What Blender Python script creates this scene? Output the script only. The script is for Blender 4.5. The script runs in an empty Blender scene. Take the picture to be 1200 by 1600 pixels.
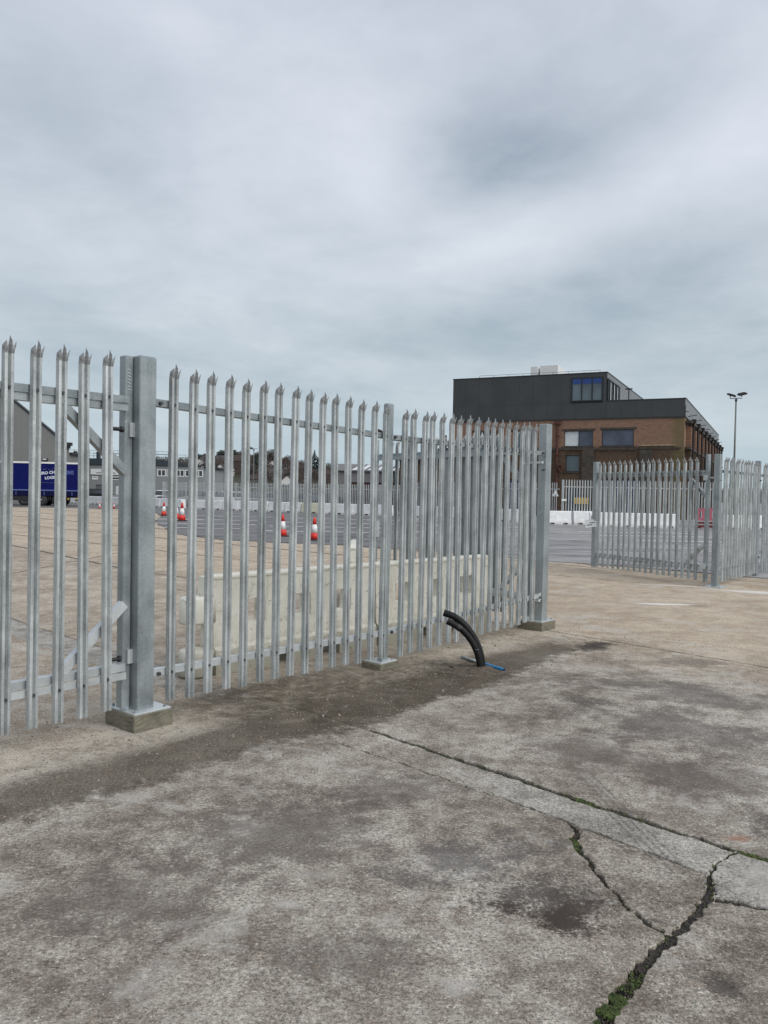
import bpy, bmesh, math, random
from mathutils import Vector, Matrix
from mathutils.geometry import delaunay_2d_cdt
R = math.radians
scene = bpy.context.scene
COL = scene.collection
random.seed(7)

# ------------------------------------------------------------------ camera
cam_data = bpy.data.cameras.new('camera')
cam = bpy.data.objects.new('camera', cam_data)
COL.objects.link(cam)
cam_data.sensor_fit = 'VERTICAL'
cam_data.sensor_height = 36.0
cam_data.lens = 1250.0 / 1600.0 * 36.0
cam_data.clip_end = 6000
cam_data.clip_start = 0.05
_pit, _rol = -0.0237, 0.019
_f = Vector((0, math.cos(_pit), math.sin(_pit)))
_u = Vector((0, -math.sin(_pit), math.cos(_pit)))
_r = Vector((1, 0, 0))
_x = _r * math.cos(_rol) + _u * math.sin(_rol)
_y = -_r * math.sin(_rol) + _u * math.cos(_rol)
cam.matrix_world = Matrix(((_x.x, _y.x, -_f.x, 0), (_x.y, _y.y, -_f.y, 0), (_x.z, _y.z, -_f.z, 1.618), (0, 0, 0, 1)))
scene.camera = cam

# ------------------------------------------------------------------ node helpers
class NT:
    def __init__(self, tree):
        self.t = tree
    def n(self, typ, **kw):
        nd = self.t.nodes.new(typ)
        ins = kw.pop('ins', {})
        for k, v in kw.items():
            setattr(nd, k, v)
        for k, v in ins.items():
            self.set(nd.inputs[k], v)
        return nd
    def set(self, sock, v):
        if isinstance(v, bpy.types.NodeSocket):
            self.t.links.new(v, sock)
        elif isinstance(v, (tuple, list)) and len(v) == 3 and sock.type == 'RGBA':
            sock.default_value = (*v, 1)
        else:
            sock.default_value = v
    def math(self, op, a, b=0.0, c=0.0, clamp=False):
        nd = self.n('ShaderNodeMath', operation=op, use_clamp=clamp)
        self.set(nd.inputs[0], a); self.set(nd.inputs[1], b)
        if op in ('MULTIPLY_ADD', 'COMPARE', 'SMOOTH_MIN', 'SMOOTH_MAX', 'WRAP'):
            self.set(nd.inputs[2], c)
        return nd.outputs[0]
    def vmath(self, op, a, b=(0, 0, 0), out=0):
        nd = self.n('ShaderNodeVectorMath', operation=op)
        self.set(nd.inputs[0], a); self.set(nd.inputs[1], b)
        return nd.outputs[out]
    def noise(self, vec, scale, detail=4, rough=0.55, dist=0.0):
        nd = self.n('ShaderNodeTexNoise', ins={'Scale': scale, 'Detail': detail, 'Roughness': rough, 'Distortion': dist})
        self.set(nd.inputs['Vector'], vec)
        return nd.outputs['Fac']
    def vor(self, vec, scale, feature='F1', out='Distance'):
        nd = self.n('ShaderNodeTexVoronoi', feature=feature, ins={'Scale': scale})
        self.set(nd.inputs['Vector'], vec)
        return nd.outputs[out]
    def mr(self, v, a, b, c=0.0, d=1.0, interp='SMOOTHSTEP'):
        nd = self.n('ShaderNodeMapRange', interpolation_type=interp)
        for i, q in enumerate((v, a, b, c, d)):
            self.set(nd.inputs[i], q)
        return nd.outputs[0]
    def mix(self, f, a, b, typ='MIX'):
        nd = self.n('ShaderNodeMix', data_type='RGBA', blend_type=typ)
        self.set(nd.inputs[0], f); self.set(nd.inputs[6], a); self.set(nd.inputs[7], b)
        return nd.outputs[2]
    def sep(self, v):
        nd = self.n('ShaderNodeSeparateXYZ'); self.set(nd.inputs[0], v)
        return nd.outputs
    def comb(self, x, y, z):
        nd = self.n('ShaderNodeCombineXYZ')
        for i, q in enumerate((x, y, z)):
            self.set(nd.inputs[i], q)
        return nd.outputs[0]

# ------------------------------------------------------------------ world: overcast sky
SUN_EL, SUN_AZ = R(40), R(130)     # azimuth clockwise from +Y
world = bpy.data.worlds.new('World')
scene.world = world
world.use_nodes = True
wt = world.node_tree
wt.nodes.clear()
W = NT(wt)
wout = W.n('ShaderNodeOutputWorld')
wbg = W.n('ShaderNodeBackground', ins={'Strength': 0.1})
wt.links.new(wbg.outputs[0], wout.inputs[0])
nish = W.n('ShaderNodeTexSky', sky_type='NISHITA')
nish.sun_disc = False
nish.sun_elevation = SUN_EL
nish.sun_rotation = SUN_AZ
nish.air_density = 1.0
nish.dust_density = 2.0
tc = W.n('ShaderNodeTexCoord')
dirv = tc.outputs['Generated']
dx, dy, dz = W.sep(dirv)
el = W.math('ARCSINE', dz)
az = W.math('ARCTAN2', dx, dy)
# cloud deck seen on a plane overhead, stretched towards the horizon
zc = W.math('ADD', W.math('MAXIMUM', dz, 0.0), 0.22)
px = W.math('DIVIDE', dx, zc)
py = W.math('DIVIDE', dy, zc)
cv = W.comb(W.math('ADD', W.math('MULTIPLY', px, 0.8), 3.1), W.math('ADD', py, W.math('MULTIPLY', px, -0.25)), 0.0)
cv2 = W.comb(W.math('ADD', px, 7.7), W.math('ADD', py, 1.3), 2.0)
c1 = W.noise(cv, 0.8, 7, 0.55, 0.35)
c2 = W.noise(cv2, 2.0, 8, 0.58, 0.25)
c3 = W.noise(cv2, 5.5, 7, 0.6, 0.3)
cl = W.math('ADD', W.math('MULTIPLY', W.mr(c1, 0.3, 0.7), 0.55), W.math('ADD', W.math('MULTIPLY', W.mr(c2, 0.30, 0.70), 0.42), W.math('MULTIPLY', W.mr(c3, 0.3, 0.7, -0.5, 0.5), 0.11)))
def sky_blob(a0, e0, sa, se, tilt):
    wob = W.math('MULTIPLY', W.math('SUBTRACT', c2, 0.5), 0.25)
    a = W.math('SUBTRACT', az, a0); e = W.math('SUBTRACT', el, e0)
    ct, st = math.cos(tilt), math.sin(tilt)
    u = W.math('DIVIDE', W.math('ADD', W.math('MULTIPLY', a, ct), W.math('MULTIPLY', e, st)), sa)
    v = W.math('DIVIDE', W.math('SUBTRACT', W.math('MULTIPLY', e, ct), W.math('MULTIPLY', a, st)), se)
    d2 = W.math('ADD', W.math('MULTIPLY', u, u), W.math('MULTIPLY', v, v))
    d2 = W.math('ADD', d2, W.math('MULTIPLY', wob, 4.0))
    return W.math('EXPONENT', W.math('MULTIPLY', d2, -1.0))
BL = [  # azimuth, elevation, widths, tilt, amount
    (0.130, 0.385, 0.125, 0.055, 0.05, -0.66),
    (-0.03, 0.41, 0.07, 0.08, 0.3, 0.22),
    (0.20, 0.318, 0.26, 0.045, 0.30, 0.42),
    (0.42, 0.33, 0.18, 0.05, 0.1, 0.18),
    (-0.24, 0.50, 0.20, 0.06, 0.1, 0.12),
    (0.02, 0.56, 0.12, 0.05, 0.0, -0.22),
    (-0.42, 0.40, 0.16, 0.09, 0.1, -0.14),
    (0.22, 0.24, 0.30, 0.05, 0.15, -0.16),
    (-0.28, 0.29, 0.25, 0.06, -0.05, -0.10),
]
for (a0, e0, sa, se, ti, am) in BL:
    cl = W.math('ADD', cl, W.math('MULTIPLY', sky_blob(a0, e0, sa, se, ti), am * 1.25))
cl = W.math('MAXIMUM', W.math('MINIMUM', cl, 1.3), -0.6)
cl = W.math('DIVIDE', W.math('ADD', cl, 0.5), 1.8)
lowc = W.mix(cl, (2.55, 3.725, 4.375), (7.59, 8.135, 8.605))     # near the horizon
topc = W.mix(cl, (3.325, 3.925, 4.8), (8.635, 9.055, 10.02))     # overhead
cloud = W.mix(W.mr(el, 0.02, 0.55), lowc, topc)
hz = W.mr(el, -0.02, 0.16, 1.0, 0.0)
cloud = W.mix(W.math('MULTIPLY', hz, 0.75), cloud, (5.0, 6.25, 6.95))
nsk = W.mix(1.0, nish.outputs[0], (1, 1, 1), 'MULTIPLY')
skyc = W.mix(0.95, nsk, cloud)
wt.links.new(skyc, wbg.inputs['Color'])

sun_d = bpy.data.lights.new('sun', 'SUN')
sun_d.energy = 2.2
sun_d.angle = R(46)
sun_d.color = (1.0, 0.97, 0.93)
sun = bpy.data.objects.new('sun', sun_d)
COL.objects.link(sun)
sdir = Vector((math.sin(SUN_AZ) * math.cos(SUN_EL), math.cos(SUN_AZ) * math.cos(SUN_EL), math.sin(SUN_EL)))
sun.rotation_euler = (-sdir).to_track_quat('-Z', 'Y').to_euler()
sun.location = sdir * 40

vs = scene.view_settings
vs.view_transform = 'Standard'
vs.look = 'None'
vs.exposure = 0.0
vs.gamma = 1.0
vs.use_curve_mapping = False

# ------------------------------------------------------------------ materials
MATS = {}
def new_mat(name):
    m = bpy.data.materials.new(name)
    m.use_nodes = True
    t = NT(m.node_tree)
    b = m.node_tree.nodes['Principled BSDF']
    MATS[name] = m
    return m, t, b
def objc(t):
    return t.n('ShaderNodeTexCoord').outputs['Object']
def plain(name, col, rough=0.6, metal=0.0, var=0.12, scale=6.0, bump=0.0, rvar=0.0, spec=None):
    m, t, b = new_mat(name)
    v = objc(t)
    n = t.noise(v, scale, 5, 0.6)
    lo = tuple(c * (1 - var) for c in col); hi = tuple(min(1, c * (1 + var)) for c in col)
    c = t.mix(t.mr(n, 0.3, 0.7), lo, hi)
    if rvar:
        oi = t.n('ShaderNodeObjectInfo').outputs['Random']
        c = t.mix(1.0, c, t.comb(*(t.mr(oi, 0, 1, 1 - rvar, 1 + rvar, 'LINEAR'),) * 3), 'MULTIPLY')
    t.set(b.inputs['Base Color'], c)
    b.inputs['Roughness'].default_value = rough
    b.inputs['Metallic'].default_value = metal
    if spec is not None:
        b.inputs['Specular IOR Level'].default_value = spec
    if bump:
        bn = t.n('ShaderNodeBump', ins={'Strength': bump, 'Distance': 0.01})
        t.set(bn.inputs['Height'], n)
        t.set(b.inputs['Normal'], bn.outputs[0])
    return m

def galvanised(name, lo, hi, streak=1.0, rough=0.5, metal=0.55):
    m, t, b = new_mat(name)
    v = objc(t)
    oi = t.n('ShaderNodeObjectInfo').outputs['Random']
    off = t.comb(t.math('MULTIPLY', oi, 37.0), t.math('MULTIPLY', oi, 11.0), t.math('MULTIPLY', oi, 5.0))
    v2 = t.vmath('ADD', v, off)
    sx, sy, sz = t.sep(v2)
    st = t.noise(t.comb(t.math('MULTIPLY', sx, 60.0), t.math('MULTIPLY', sy, 60.0), t.math('MULTIPLY', sz, 2.2)), 1.0, 4, 0.6)
    sp = t.vor(v2, 95.0, out='Color')
    spn = t.sep(sp)[0]
    big = t.noise(v2, 4.0, 4, 0.6)
    f = t.math('ADD', t.math('MULTIPLY', t.mr(st, 0.3, 0.7), 0.45 * streak), t.math('ADD', t.math('MULTIPLY', spn, 0.22), t.math('MULTIPLY', t.mr(big, 0.3, 0.7), 0.38)))
    f = t.math('ADD', f, t.math('MULTIPLY', t.math('SUBTRACT', oi, 0.5), 0.25))
    c = t.mix(f, lo, hi)
    wr = t.noise(v2, 22.0, 3, 0.7)
    c = t.mix(t.mr(wr, 0.66, 0.74, 0.0, 0.35), c, tuple(q * 0.45 for q in lo))
    wh = t.noise(t.vmath('ADD', v2, (4, 9, 2)), 13.0, 5, 0.75)
    c = t.mix(t.mr(wh, 0.63, 0.70, 0.0, 0.4), c, (0.66, 0.68, 0.69))
    dr = t.noise(t.comb(t.math('MULTIPLY', sx, 45.0), t.math('MULTIPLY', sy, 45.0), t.math('MULTIPLY', sz, 1.1)), 1.0, 6, 0.75)
    c = t.mix(t.mr(dr, 0.60, 0.72, 0.0, 0.30), c, (0.20, 0.175, 0.15))
    t.set(b.inputs['Base Color'], c)
    b.inputs['Metallic'].default_value = metal
    t.set(b.inputs['Roughness'], t.mr(big, 0.3, 0.7, rough - 0.1, rough + 0.12))
    bn = t.n('ShaderNodeBump', ins={'Strength': 0.12, 'Distance': 0.002})
    t.set(bn.inputs['Height'], t.math('ADD', st, spn))
    t.set(b.inputs['Normal'], bn.outputs[0])
    return m
galvanised('galv_pale', (0.25, 0.27, 0.27), (0.62, 0.65, 0.65))
galvanised('galv_post', (0.215, 0.245, 0.255), (0.45, 0.49, 0.50), 0.35, 0.46)
galvanised('galv_bright', (0.46, 0.49, 0.50), (0.68, 0.71, 0.72), 0.6, 0.42)
plain('galv_tip', (0.40, 0.415, 0.42), 0.55, 0.5, 0.3, 40)
plain('galv_far', (0.46, 0.48, 0.48), 0.55, 0.3, 0.15, 3.0, rvar=0.12)
plain('bolt_steel', (0.09, 0.095, 0.10), 0.5, 0.7, 0.2, 60)
plain('black_rubber', (0.012, 0.012, 0.013), 0.5, 0, 0.3, 30)

# concrete yard: fence frame used for the backfilled trench that follows the fence
FA = 0.6941
FD = Vector((math.sin(FA), math.cos(FA), 0))
FN = Vector((math.cos(FA), -math.sin(FA), 0))
FO = Vector((-1.6296, 5.3336, 0))
def fp(s, q=0.0, z=0.0):
    return FO + FD * s + FN * q + Vector((0, 0, z))

def yard_mat(name, patch=False):
    m, t, b = new_mat(name)
    pos = t.n('ShaderNodeNewGeometry').outputs['Position']
    pf = t.vmath('MULTIPLY', pos, (1, 1, 0.5))
    nA = t.noise(pf, 0.55, 5, 0.62, 0.3)
    nB = t.noise(t.vmath('ADD', pf, (13, 5, 0)), 2.1, 6, 0.65, 0.2)
    nC = t.noise(t.vmath('ADD', pf, (3, 15, 0)), 9.0, 5, 0.7)
    nD = t.noise(pf, 62.0, 4, 0.8)
    nE = t.noise(pf, 150.0, 3, 0.8)
    vc = t.n('ShaderNodeTexVoronoi', feature='F1', ins={'Scale': 105.0 if not patch else 130.0})
    t.set(vc.inputs['Vector'], t.vmath('ADD', pf, t.comb(t.math('MULTIPLY', nC, 0.1), 0.0, 0.0)))
    vcol = t.sep(vc.outputs['Color'])
    vd = vc.outputs['Distance']
    # --- clean concrete colour with exposed aggregate
    nR = t.noise(t.vmath('ADD', pf, (5, 21, 0)), 2.3, 10, 0.78, 0.15)
    nS = t.noise(t.vmath('ADD', pf, (17, 2, 0)), 8.5, 8, 0.8)
    tone = t.math('ADD', t.math('MULTIPLY', t.mr(nA, 0.38, 0.62), 0.30), t.math('ADD', t.math('MULTIPLY', t.mr(nR, 0.41, 0.60), 0.42), t.math('MULTIPLY', t.mr(nS, 0.40, 0.60), 0.28)))
    if patch:
        base = t.mix(tone, (0.160, 0.145, 0.124), (0.46, 0.44, 0.395))
        nb_ = t.mix(t.mr(tone, 0.42, 1.0, 0, 1, 'LINEAR'), t.mix(t.mr(tone, 0.0, 0.42, 0, 1, 'LINEAR'), (0.112, 0.092, 0.073), (0.252, 0.221, 0.184)), (0.475, 0.445, 0.39))
        px_ = t.math('ADD', t.sep(pos)[0], t.math('MULTIPLY', t.math('SUBTRACT', nB, 0.5), 1.2))
        keep = t.math('MAXIMUM', t.mr(px_, 0.1, 0.8), t.mr(px_, -2.2, -1.8, 1.0, 0.0))
        base = t.mix(keep, nb_, base)
    else:
        near = t.mix(t.mr(tone, 0.42, 1.0, 0, 1, 'LINEAR'), t.mix(t.mr(tone, 0.0, 0.42, 0, 1, 'LINEAR'), (0.112, 0.092, 0.073), (0.252, 0.221, 0.184)), (0.475, 0.445, 0.39))
        far = t.mix(tone, (0.31, 0.245, 0.178), (0.56, 0.475, 0.368))
        s_, q_ = None, None
        along = t.math('ADD', t.vmath('DOT_PRODUCT', pos, (0.7071, 0.7071, 0), 1), t.math('MULTIPLY', t.math('SUBTRACT', nB, 0.5), 2.5))
        rel0 = t.vmath('SUBTRACT', pos, tuple(FO))
        q0 = t.vmath('DOT_PRODUCT', rel0, tuple(FN), 1)
        inner = t.mr(t.math('ADD', q0, t.math('MULTIPLY', t.math('SUBTRACT', nB, 0.5), 1.0)), -0.2, 0.45, 0.55, 0.0)
        ff = t.math('MAXIMUM', t.mr(along, 6.2, 9.2), inner)
        base = t.mix(ff, near, far)
    # aggregate: pale and dark stones, and pits
    agg_amt = 0.45 if patch else 0.62
    pale = t.mr(vcol[0], 0.74, 0.92, 0.0, agg_amt)
    inside = t.mr(vd, 0.30, 0.42, 1.0, 0.0)
    base = t.mix(t.math('MULTIPLY', pale, inside), base, (0.68, 0.63, 0.56))
    dark = t.mr(vcol[1], 0.72, 0.92, 0.0, agg_amt * 0.95)
    base = t.mix(t.math('MULTIPLY', dark, inside), base, (0.075, 0.062, 0.052))
    rs = t.mr(vcol[2], 0.86, 0.95, 0.0, agg_amt * 0.7)
    base = t.mix(t.math('MULTIPLY', rs, inside), base, (0.30, 0.19, 0.12))
    fine = t.math('ADD', t.math('MULTIPLY', t.mr(nD, 0.36, 0.64, -0.5, 0.5, 'LINEAR'), 1.0), t.math('MULTIPLY', t.mr(nE, 0.34, 0.66, -0.5, 0.5, 'LINEAR'), 0.8))
    mul = t.math('ADD', 1.0, fine)
    base = t.mix(1.0, base, t.comb(mul, mul, mul), 'MULTIPLY')
    # --- bleached, scoured patches
    sc = t.noise(t.vmath('ADD', pf, (31, 7, 0)), 1.5, 7, 0.72, 0.6)
    base = t.mix(t.mr(sc, 0.55, 0.62, 0.0, 0.42), base, (0.50, 0.48, 0.44))
    base = t.mix(t.mr(t.noise(t.vmath('ADD', pf, (1, 44, 0)), 3.4, 9, 0.8), 0.60, 0.65, 0.0, 0.5), base, (0.58, 0.565, 0.53))
    # --- grime and oil stains (a place of their own each)
    def spot(x, y, rx, ry, ang, col, amt, rag=1.0):
        nonlocal base
        p = t.vmath('SUBTRACT', pos, (x, y, 0))
        ca, sa = math.cos(ang), math.sin(ang)
        u = t.math('DIVIDE', t.vmath('DOT_PRODUCT', p, (ca, sa, 0), 1), rx)
        v = t.math('DIVIDE', t.vmath('DOT_PRODUCT', p, (-sa, ca, 0), 1), ry)
        r = t.math('SQRT', t.math('ADD', t.math('MULTIPLY', u, u), t.math('MULTIPLY', v, v)))
        wob = t.math('ADD', t.math('MULTIPLY', t.math('SUBTRACT', nC, 0.5), 1.5 * rag), t.math('MULTIPLY', t.math('SUBTRACT', nD, 0.5), 1.3 * rag))
        wob = t.math('ADD', wob, t.math('MULTIPLY', t.math('SUBTRACT', nR, 0.5), 3.2 * rag))
        r = t.math('ADD', r, wob)
        base = t.mix(t.mr(r, 0.30, 1.10, min(1.0, amt * 1.18), 0.0), base, col)
    if not patch:
        DK = (0.060, 0.052, 0.047)
        for a in [(0.60, 3.20, 0.30, 0.17, 0.5, DK, 0.62, 1.7), (0.36, 3.48, 0.42, 0.24, 0.4, (0.10, 0.095, 0.095), 0.5, 1.6),
                  (0.72, 2.98, 0.13, 0.09, 0.3, (0.050, 0.036, 0.030), 0.8, 1.5), (0.52, 3.10, 0.10, 0.07, 0.3, (0.050, 0.036, 0.030), 0.7, 1.6), (0.80, 3.10, 0.09, 0.06, 0.3, (0.055, 0.040, 0.034), 0.7, 1.6),
                  (1.60, 6.30, 0.28, 0.18, -0.3, DK, 0.6), (2.15, 5.6, 0.95, 0.55, -0.6, (0.10, 0.09, 0.085), 0.5),
                  (2.6, 6.6, 0.9, 0.5, -0.6, (0.11, 0.10, 0.095), 0.45),
                  (1.35, 5.0, 0.8, 0.45, -0.7, (0.13, 0.105, 0.09), 0.45), (2.0, 4.6, 0.6, 0.4, -0.7, (0.12, 0.10, 0.09), 0.4),
                  (-0.45, 3.75, 0.75, 0.45, 0.5, (0.115, 0.098, 0.085), 0.5), (-1.0, 3.1, 0.55, 0.40, 0.4, (0.13, 0.112, 0.098), 0.4),
                  (-0.1, 2.75, 0.35, 0.22, 0.3, (0.105, 0.088, 0.075), 0.35), (0.1, 4.35, 0.5, 0.35, 0.2, (0.12, 0.10, 0.088), 0.45),
                  (1.72, 3.78, 0.08, 0.05, 0.1, (0.30, 0.13, 0.07), 0.5), (1.95, 3.9, 0.16, 0.2, 0.1, (0.075, 0.065, 0.06), 0.6),
                  (1.15, 2.62, 0.07, 0.05, 0.1, DK, 0.5, 1.6), (-0.35, 3.1, 0.05, 0.04, 0, (0.62, 0.60, 0.57), 0.35, 3.0), (-0.75, 2.62, 0.09, 0.07, 0.3, (0.55, 0.53, 0.50), 0.22, 3.0),
                  (0.27, 2.60, 0.05, 0.04, 0.2, (0.62, 0.60, 0.57), 0.30, 3.0), (-0.25, 3.35, 0.09, 0.05, 0.2, (0.58, 0.56, 0.53), 0.25, 3.0),
                  (4.35, 12.2, 0.55, 0.10, -0.05, (0.74, 0.73, 0.70), 0.9, 0.5), (4.8, 12.1, 0.2, 0.09, 0.0, (0.12, 0.10, 0.09), 0.6, 0.5),
                  (6.9, 13.9, 1.4, 0.28, -0.35, (0.70, 0.68, 0.63), 0.7, 0.6), (5.3, 14.9, 0.7, 0.14, -0.35, (0.68, 0.66, 0.61), 0.6, 0.6),
                  (3.0, 7.9, 0.5, 0.25, -0.3, (0.13, 0.11, 0.095), 0.5), (-2.9, 9.2, 0.35, 0.25, 0.2, (0.60, 0.56, 0.50), 0.5)]:
            spot(*a)
    # --- trench beside the fence, backfilled with damp soil level with the slabs
    rel = t.vmath('SUBTRACT', pos, tuple(FO))
    ss = t.vmath('DOT_PRODUCT', rel, tuple(FD), 1)
    qq = t.vmath('DOT_PRODUCT', rel, tuple(FN), 1)
    wb = t.math('ADD', t.math('MULTIPLY', t.math('SUBTRACT', nR, 0.5), 0.75), t.math('MULTIPLY', t.math('SUBTRACT', nS, 0.5), 0.55))
    wide = t.math('MULTIPLY', t.mr(ss, 0.2, 1.2), t.mr(ss, 2.9, 4.2, 1.0, 0.0))
    lo_q = t.math('ADD', t.math('MULTIPLY', wide, -0.46), 0.36)
    hi_q = t.math('ADD', t.math('MULTIPLY', wide, 0.14), 0.93)
    q2 = t.math('ADD', qq, wb)
    inb = t.math('MULTIPLY', t.mr(t.math('SUBTRACT', q2, lo_q), -0.07, 0.13), t.mr(t.math('SUBTRACT', hi_q, q2), -0.06, 0.12))
    endf = t.math('MULTIPLY', t.mr(t.math('ADD', ss, t.math('MULTIPLY', wb, 2.5)), 4.7, 5.5, 1.0, 0.0), t.mr(ss, -3.5, -2.6))
    soil_n = t.noise(t.vmath('ADD', pf, (8, 8, 0)), 4.0, 10, 0.78)
    soil = t.mix(t.mr(soil_n, 0.3, 0.7), (0.040, 0.030, 0.019), (0.112, 0.089, 0.062))
    soil = t.mix(1.0, soil, t.comb(mul, mul, mul), 'MULTIPLY')
    gap = t.math('ADD', 0.55, t.math('ADD', t.mr(nR, 0.38, 0.58, 0.0, 0.25), t.math('MULTIPLY', wide, 0.2)))
    band = t.math('MULTIPLY', t.math('MULTIPLY', inb, endf), gap)
    base = t.mix(band, base, soil)
    # pale dust swept against the fence, sandy
    dn = t.math('MULTIPLY', t.mr(q2, -0.25, 0.05), t.mr(q2, 0.22, 0.5, 1.0, 0.0))
    dn = t.math('MULTIPLY', dn, t.mr(ss, 5.6, 6.4, 1.0, 0.0))
    base = t.mix(t.math('MULTIPLY', dn, t.mr(nS, 0.38, 0.62, 0.0, 0.6)), base, (0.47, 0.42, 0.34))
    # dark soil spill just under the first bay
    sp2 = t.math('MULTIPLY', t.math('MULTIPLY', t.mr(ss, 0.15, 0.7), t.mr(ss, 1.6, 3.2, 1.0, 0.0)), t.math('MULTIPLY', t.mr(q2, -0.5, -0.3), t.mr(q2, 0.2, 0.45, 1.0, 0.0)))
    base = t.mix(t.math('MULTIPLY', sp2, t.mr(nC, 0.3, 0.62, 0.2, 0.8)), base, soil)
    # dark oily end of the trench
    if not patch:
        spot(2.28, 8.62, 0.42, 0.22, 0.75, (0.042, 0.036, 0.032), 0.8)
    # tyre prints
    pr = t.vmath('SUBTRACT', pos, (1.25, 4.05, 0))
    tu = t.vmath('DOT_PRODUCT', pr, (0.10, -0.995, 0), 1)
    tv = t.vmath('DOT_PRODUCT', pr, (0.995, 0.10, 0), 1)
    rib = t.math('SINE', t.math('MULTIPLY', tv, 165.0))
    tread = t.math('SINE', t.math('ADD', t.math('MULTIPLY', tu, 120.0), t.math('MULTIPLY', tv, 40.0)))
    win = t.math('MULTIPLY', t.mr(t.math('ABSOLUTE', tv), 0.055, 0.085, 1.0, 0.0), t.mr(t.math('ABSOLUTE', tu), 0.35, 0.9, 1.0, 0.0))
    tm = t.math('MULTIPLY', win, t.math('MULTIPLY', t.mr(rib, 0.0, 0.8, 0.15, 1.0), t.mr(nC, 0.3, 0.6, 0.1, 0.62)))
    tm = t.math('MULTIPLY', tm, t.mr(tread, -0.9, -0.2, 0.6, 1.0))
    base = t.mix(tm, base, (0.085, 0.08, 0.076))
    t.set(b.inputs['Base Color'], base)
    t.set(b.inputs['Roughness'], t.math('SUBTRACT', 0.93, t.math('MULTIPLY', band, 0.06)))
    b.inputs['Specular IOR Level'].default_value = 0.28
    hgt = t.math('ADD', t.math('MULTIPLY', nD, 0.9), t.math('ADD', t.math('MULTIPLY', t.math('MULTIPLY', inside, t.mr(vcol[1], 0.4, 1.0)), 0.4 if not patch else 0.15), t.math('ADD', t.math('MULTIPLY', nC, 2.0), t.math('MULTIPLY', nE, 0.35))))
    bn = t.n('ShaderNodeBump', ins={'Strength': 0.75 if not patch else 0.5, 'Distance': 0.009})
    t.set(bn.inputs['Height'], hgt)
    t.set(b.inputs['Normal'], bn.outputs[0])
    return m
yard_mat('yard_concrete')
yard_mat('yard_patch', True)

def tarmac_mat():
    m, t, b = new_mat('tarmac')
    pos = t.n('ShaderNodeNewGeometry').outputs['Position']
    x, y, z = t.sep(pos)
    n1 = t.noise(pos, 0.28, 6, 0.65)
    st = t.noise(t.comb(t.math('MULTIPLY', x, 0.35), t.math('MULTIPLY', y, 1.1), 0.0), 1.0, 6, 0.72, 0.6)
    n2 = t.noise(pos, 30.0, 3, 0.7)
    c = t.mix(t.mr(n1, 0.3, 0.7), (0.215, 0.21, 0.208), (0.325, 0.317, 0.313))
    c = t.mix(t.mr(st, 0.51, 0.58, 0.0, 0.72), c, (0.09, 0.09, 0.092))
    c = t.mix(t.mr(st, 0.38, 0.46, 0.55, 0.0), c, (0.36, 0.355, 0.355))
    old = t.mr(t.math('ADD', x, t.math('MULTIPLY', t.math('SUBTRACT', n1, 0.5), 8.0)), 0.5, 4.5)
    c = t.mix(1.0, c, t.mix(old, (0.52, 0.52, 0.53), (1.0, 1.0, 1.0)), 'MULTIPLY')
    mul = t.mr(n2, 0.25, 0.75, 0.7, 1.3, 'LINEAR')
    c = t.mix(1.0, c, t.comb(mul, mul, mul), 'MULTIPLY')
    t.set(b.inputs['Base Color'], c)
    t.set(b.inputs['Roughness'], t.mr(n1, 0.3, 0.7, 0.62, 0.85))
    bn = t.n('ShaderNodeBump', ins={'Strength': 0.5, 'Distance': 0.01})
    t.set(bn.inputs['Height'], t.math('ADD', n2, t.math('MULTIPLY', st, 2.0)))
    t.set(b.inputs['Normal'], bn.outputs[0])
tarmac_mat()
plain('dirt', (0.055, 0.046, 0.036), 0.95, 0, 0.45, 18, 0.6)
plain('far_ground', (0.10, 0.10, 0.095), 0.9, 0, 0.2, 0.05)
plain('line_paint', (0.74, 0.74, 0.72), 0.7, 0, 0.3, 3)
plain('moss_green', (0.046, 0.066, 0.016), 0.95, 0, 0.6, 25)
plain('crack_soil', (0.046, 0.040, 0.033), 0.95, 0, 0.5, 40)
plain('backfill', (0.095, 0.076, 0.056), 0.95, 0, 0.4, 30, 0.5)
plain('sealant', (0.045, 0.040, 0.034), 0.9, 0, 0.4, 6)
plain('grit', (0.20, 0.175, 0.145), 0.9, 0, 0.5, 30, rvar=0.3)
plain('footing_concrete', (0.150, 0.138, 0.102), 0.85, 0, 0.25, 9, 0.3)
plain('white_paint', (0.70, 0.70, 0.685), 0.55, 0, 0.05, 4)
plain('dark_print', (0.03, 0.032, 0.036), 0.6)

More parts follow.
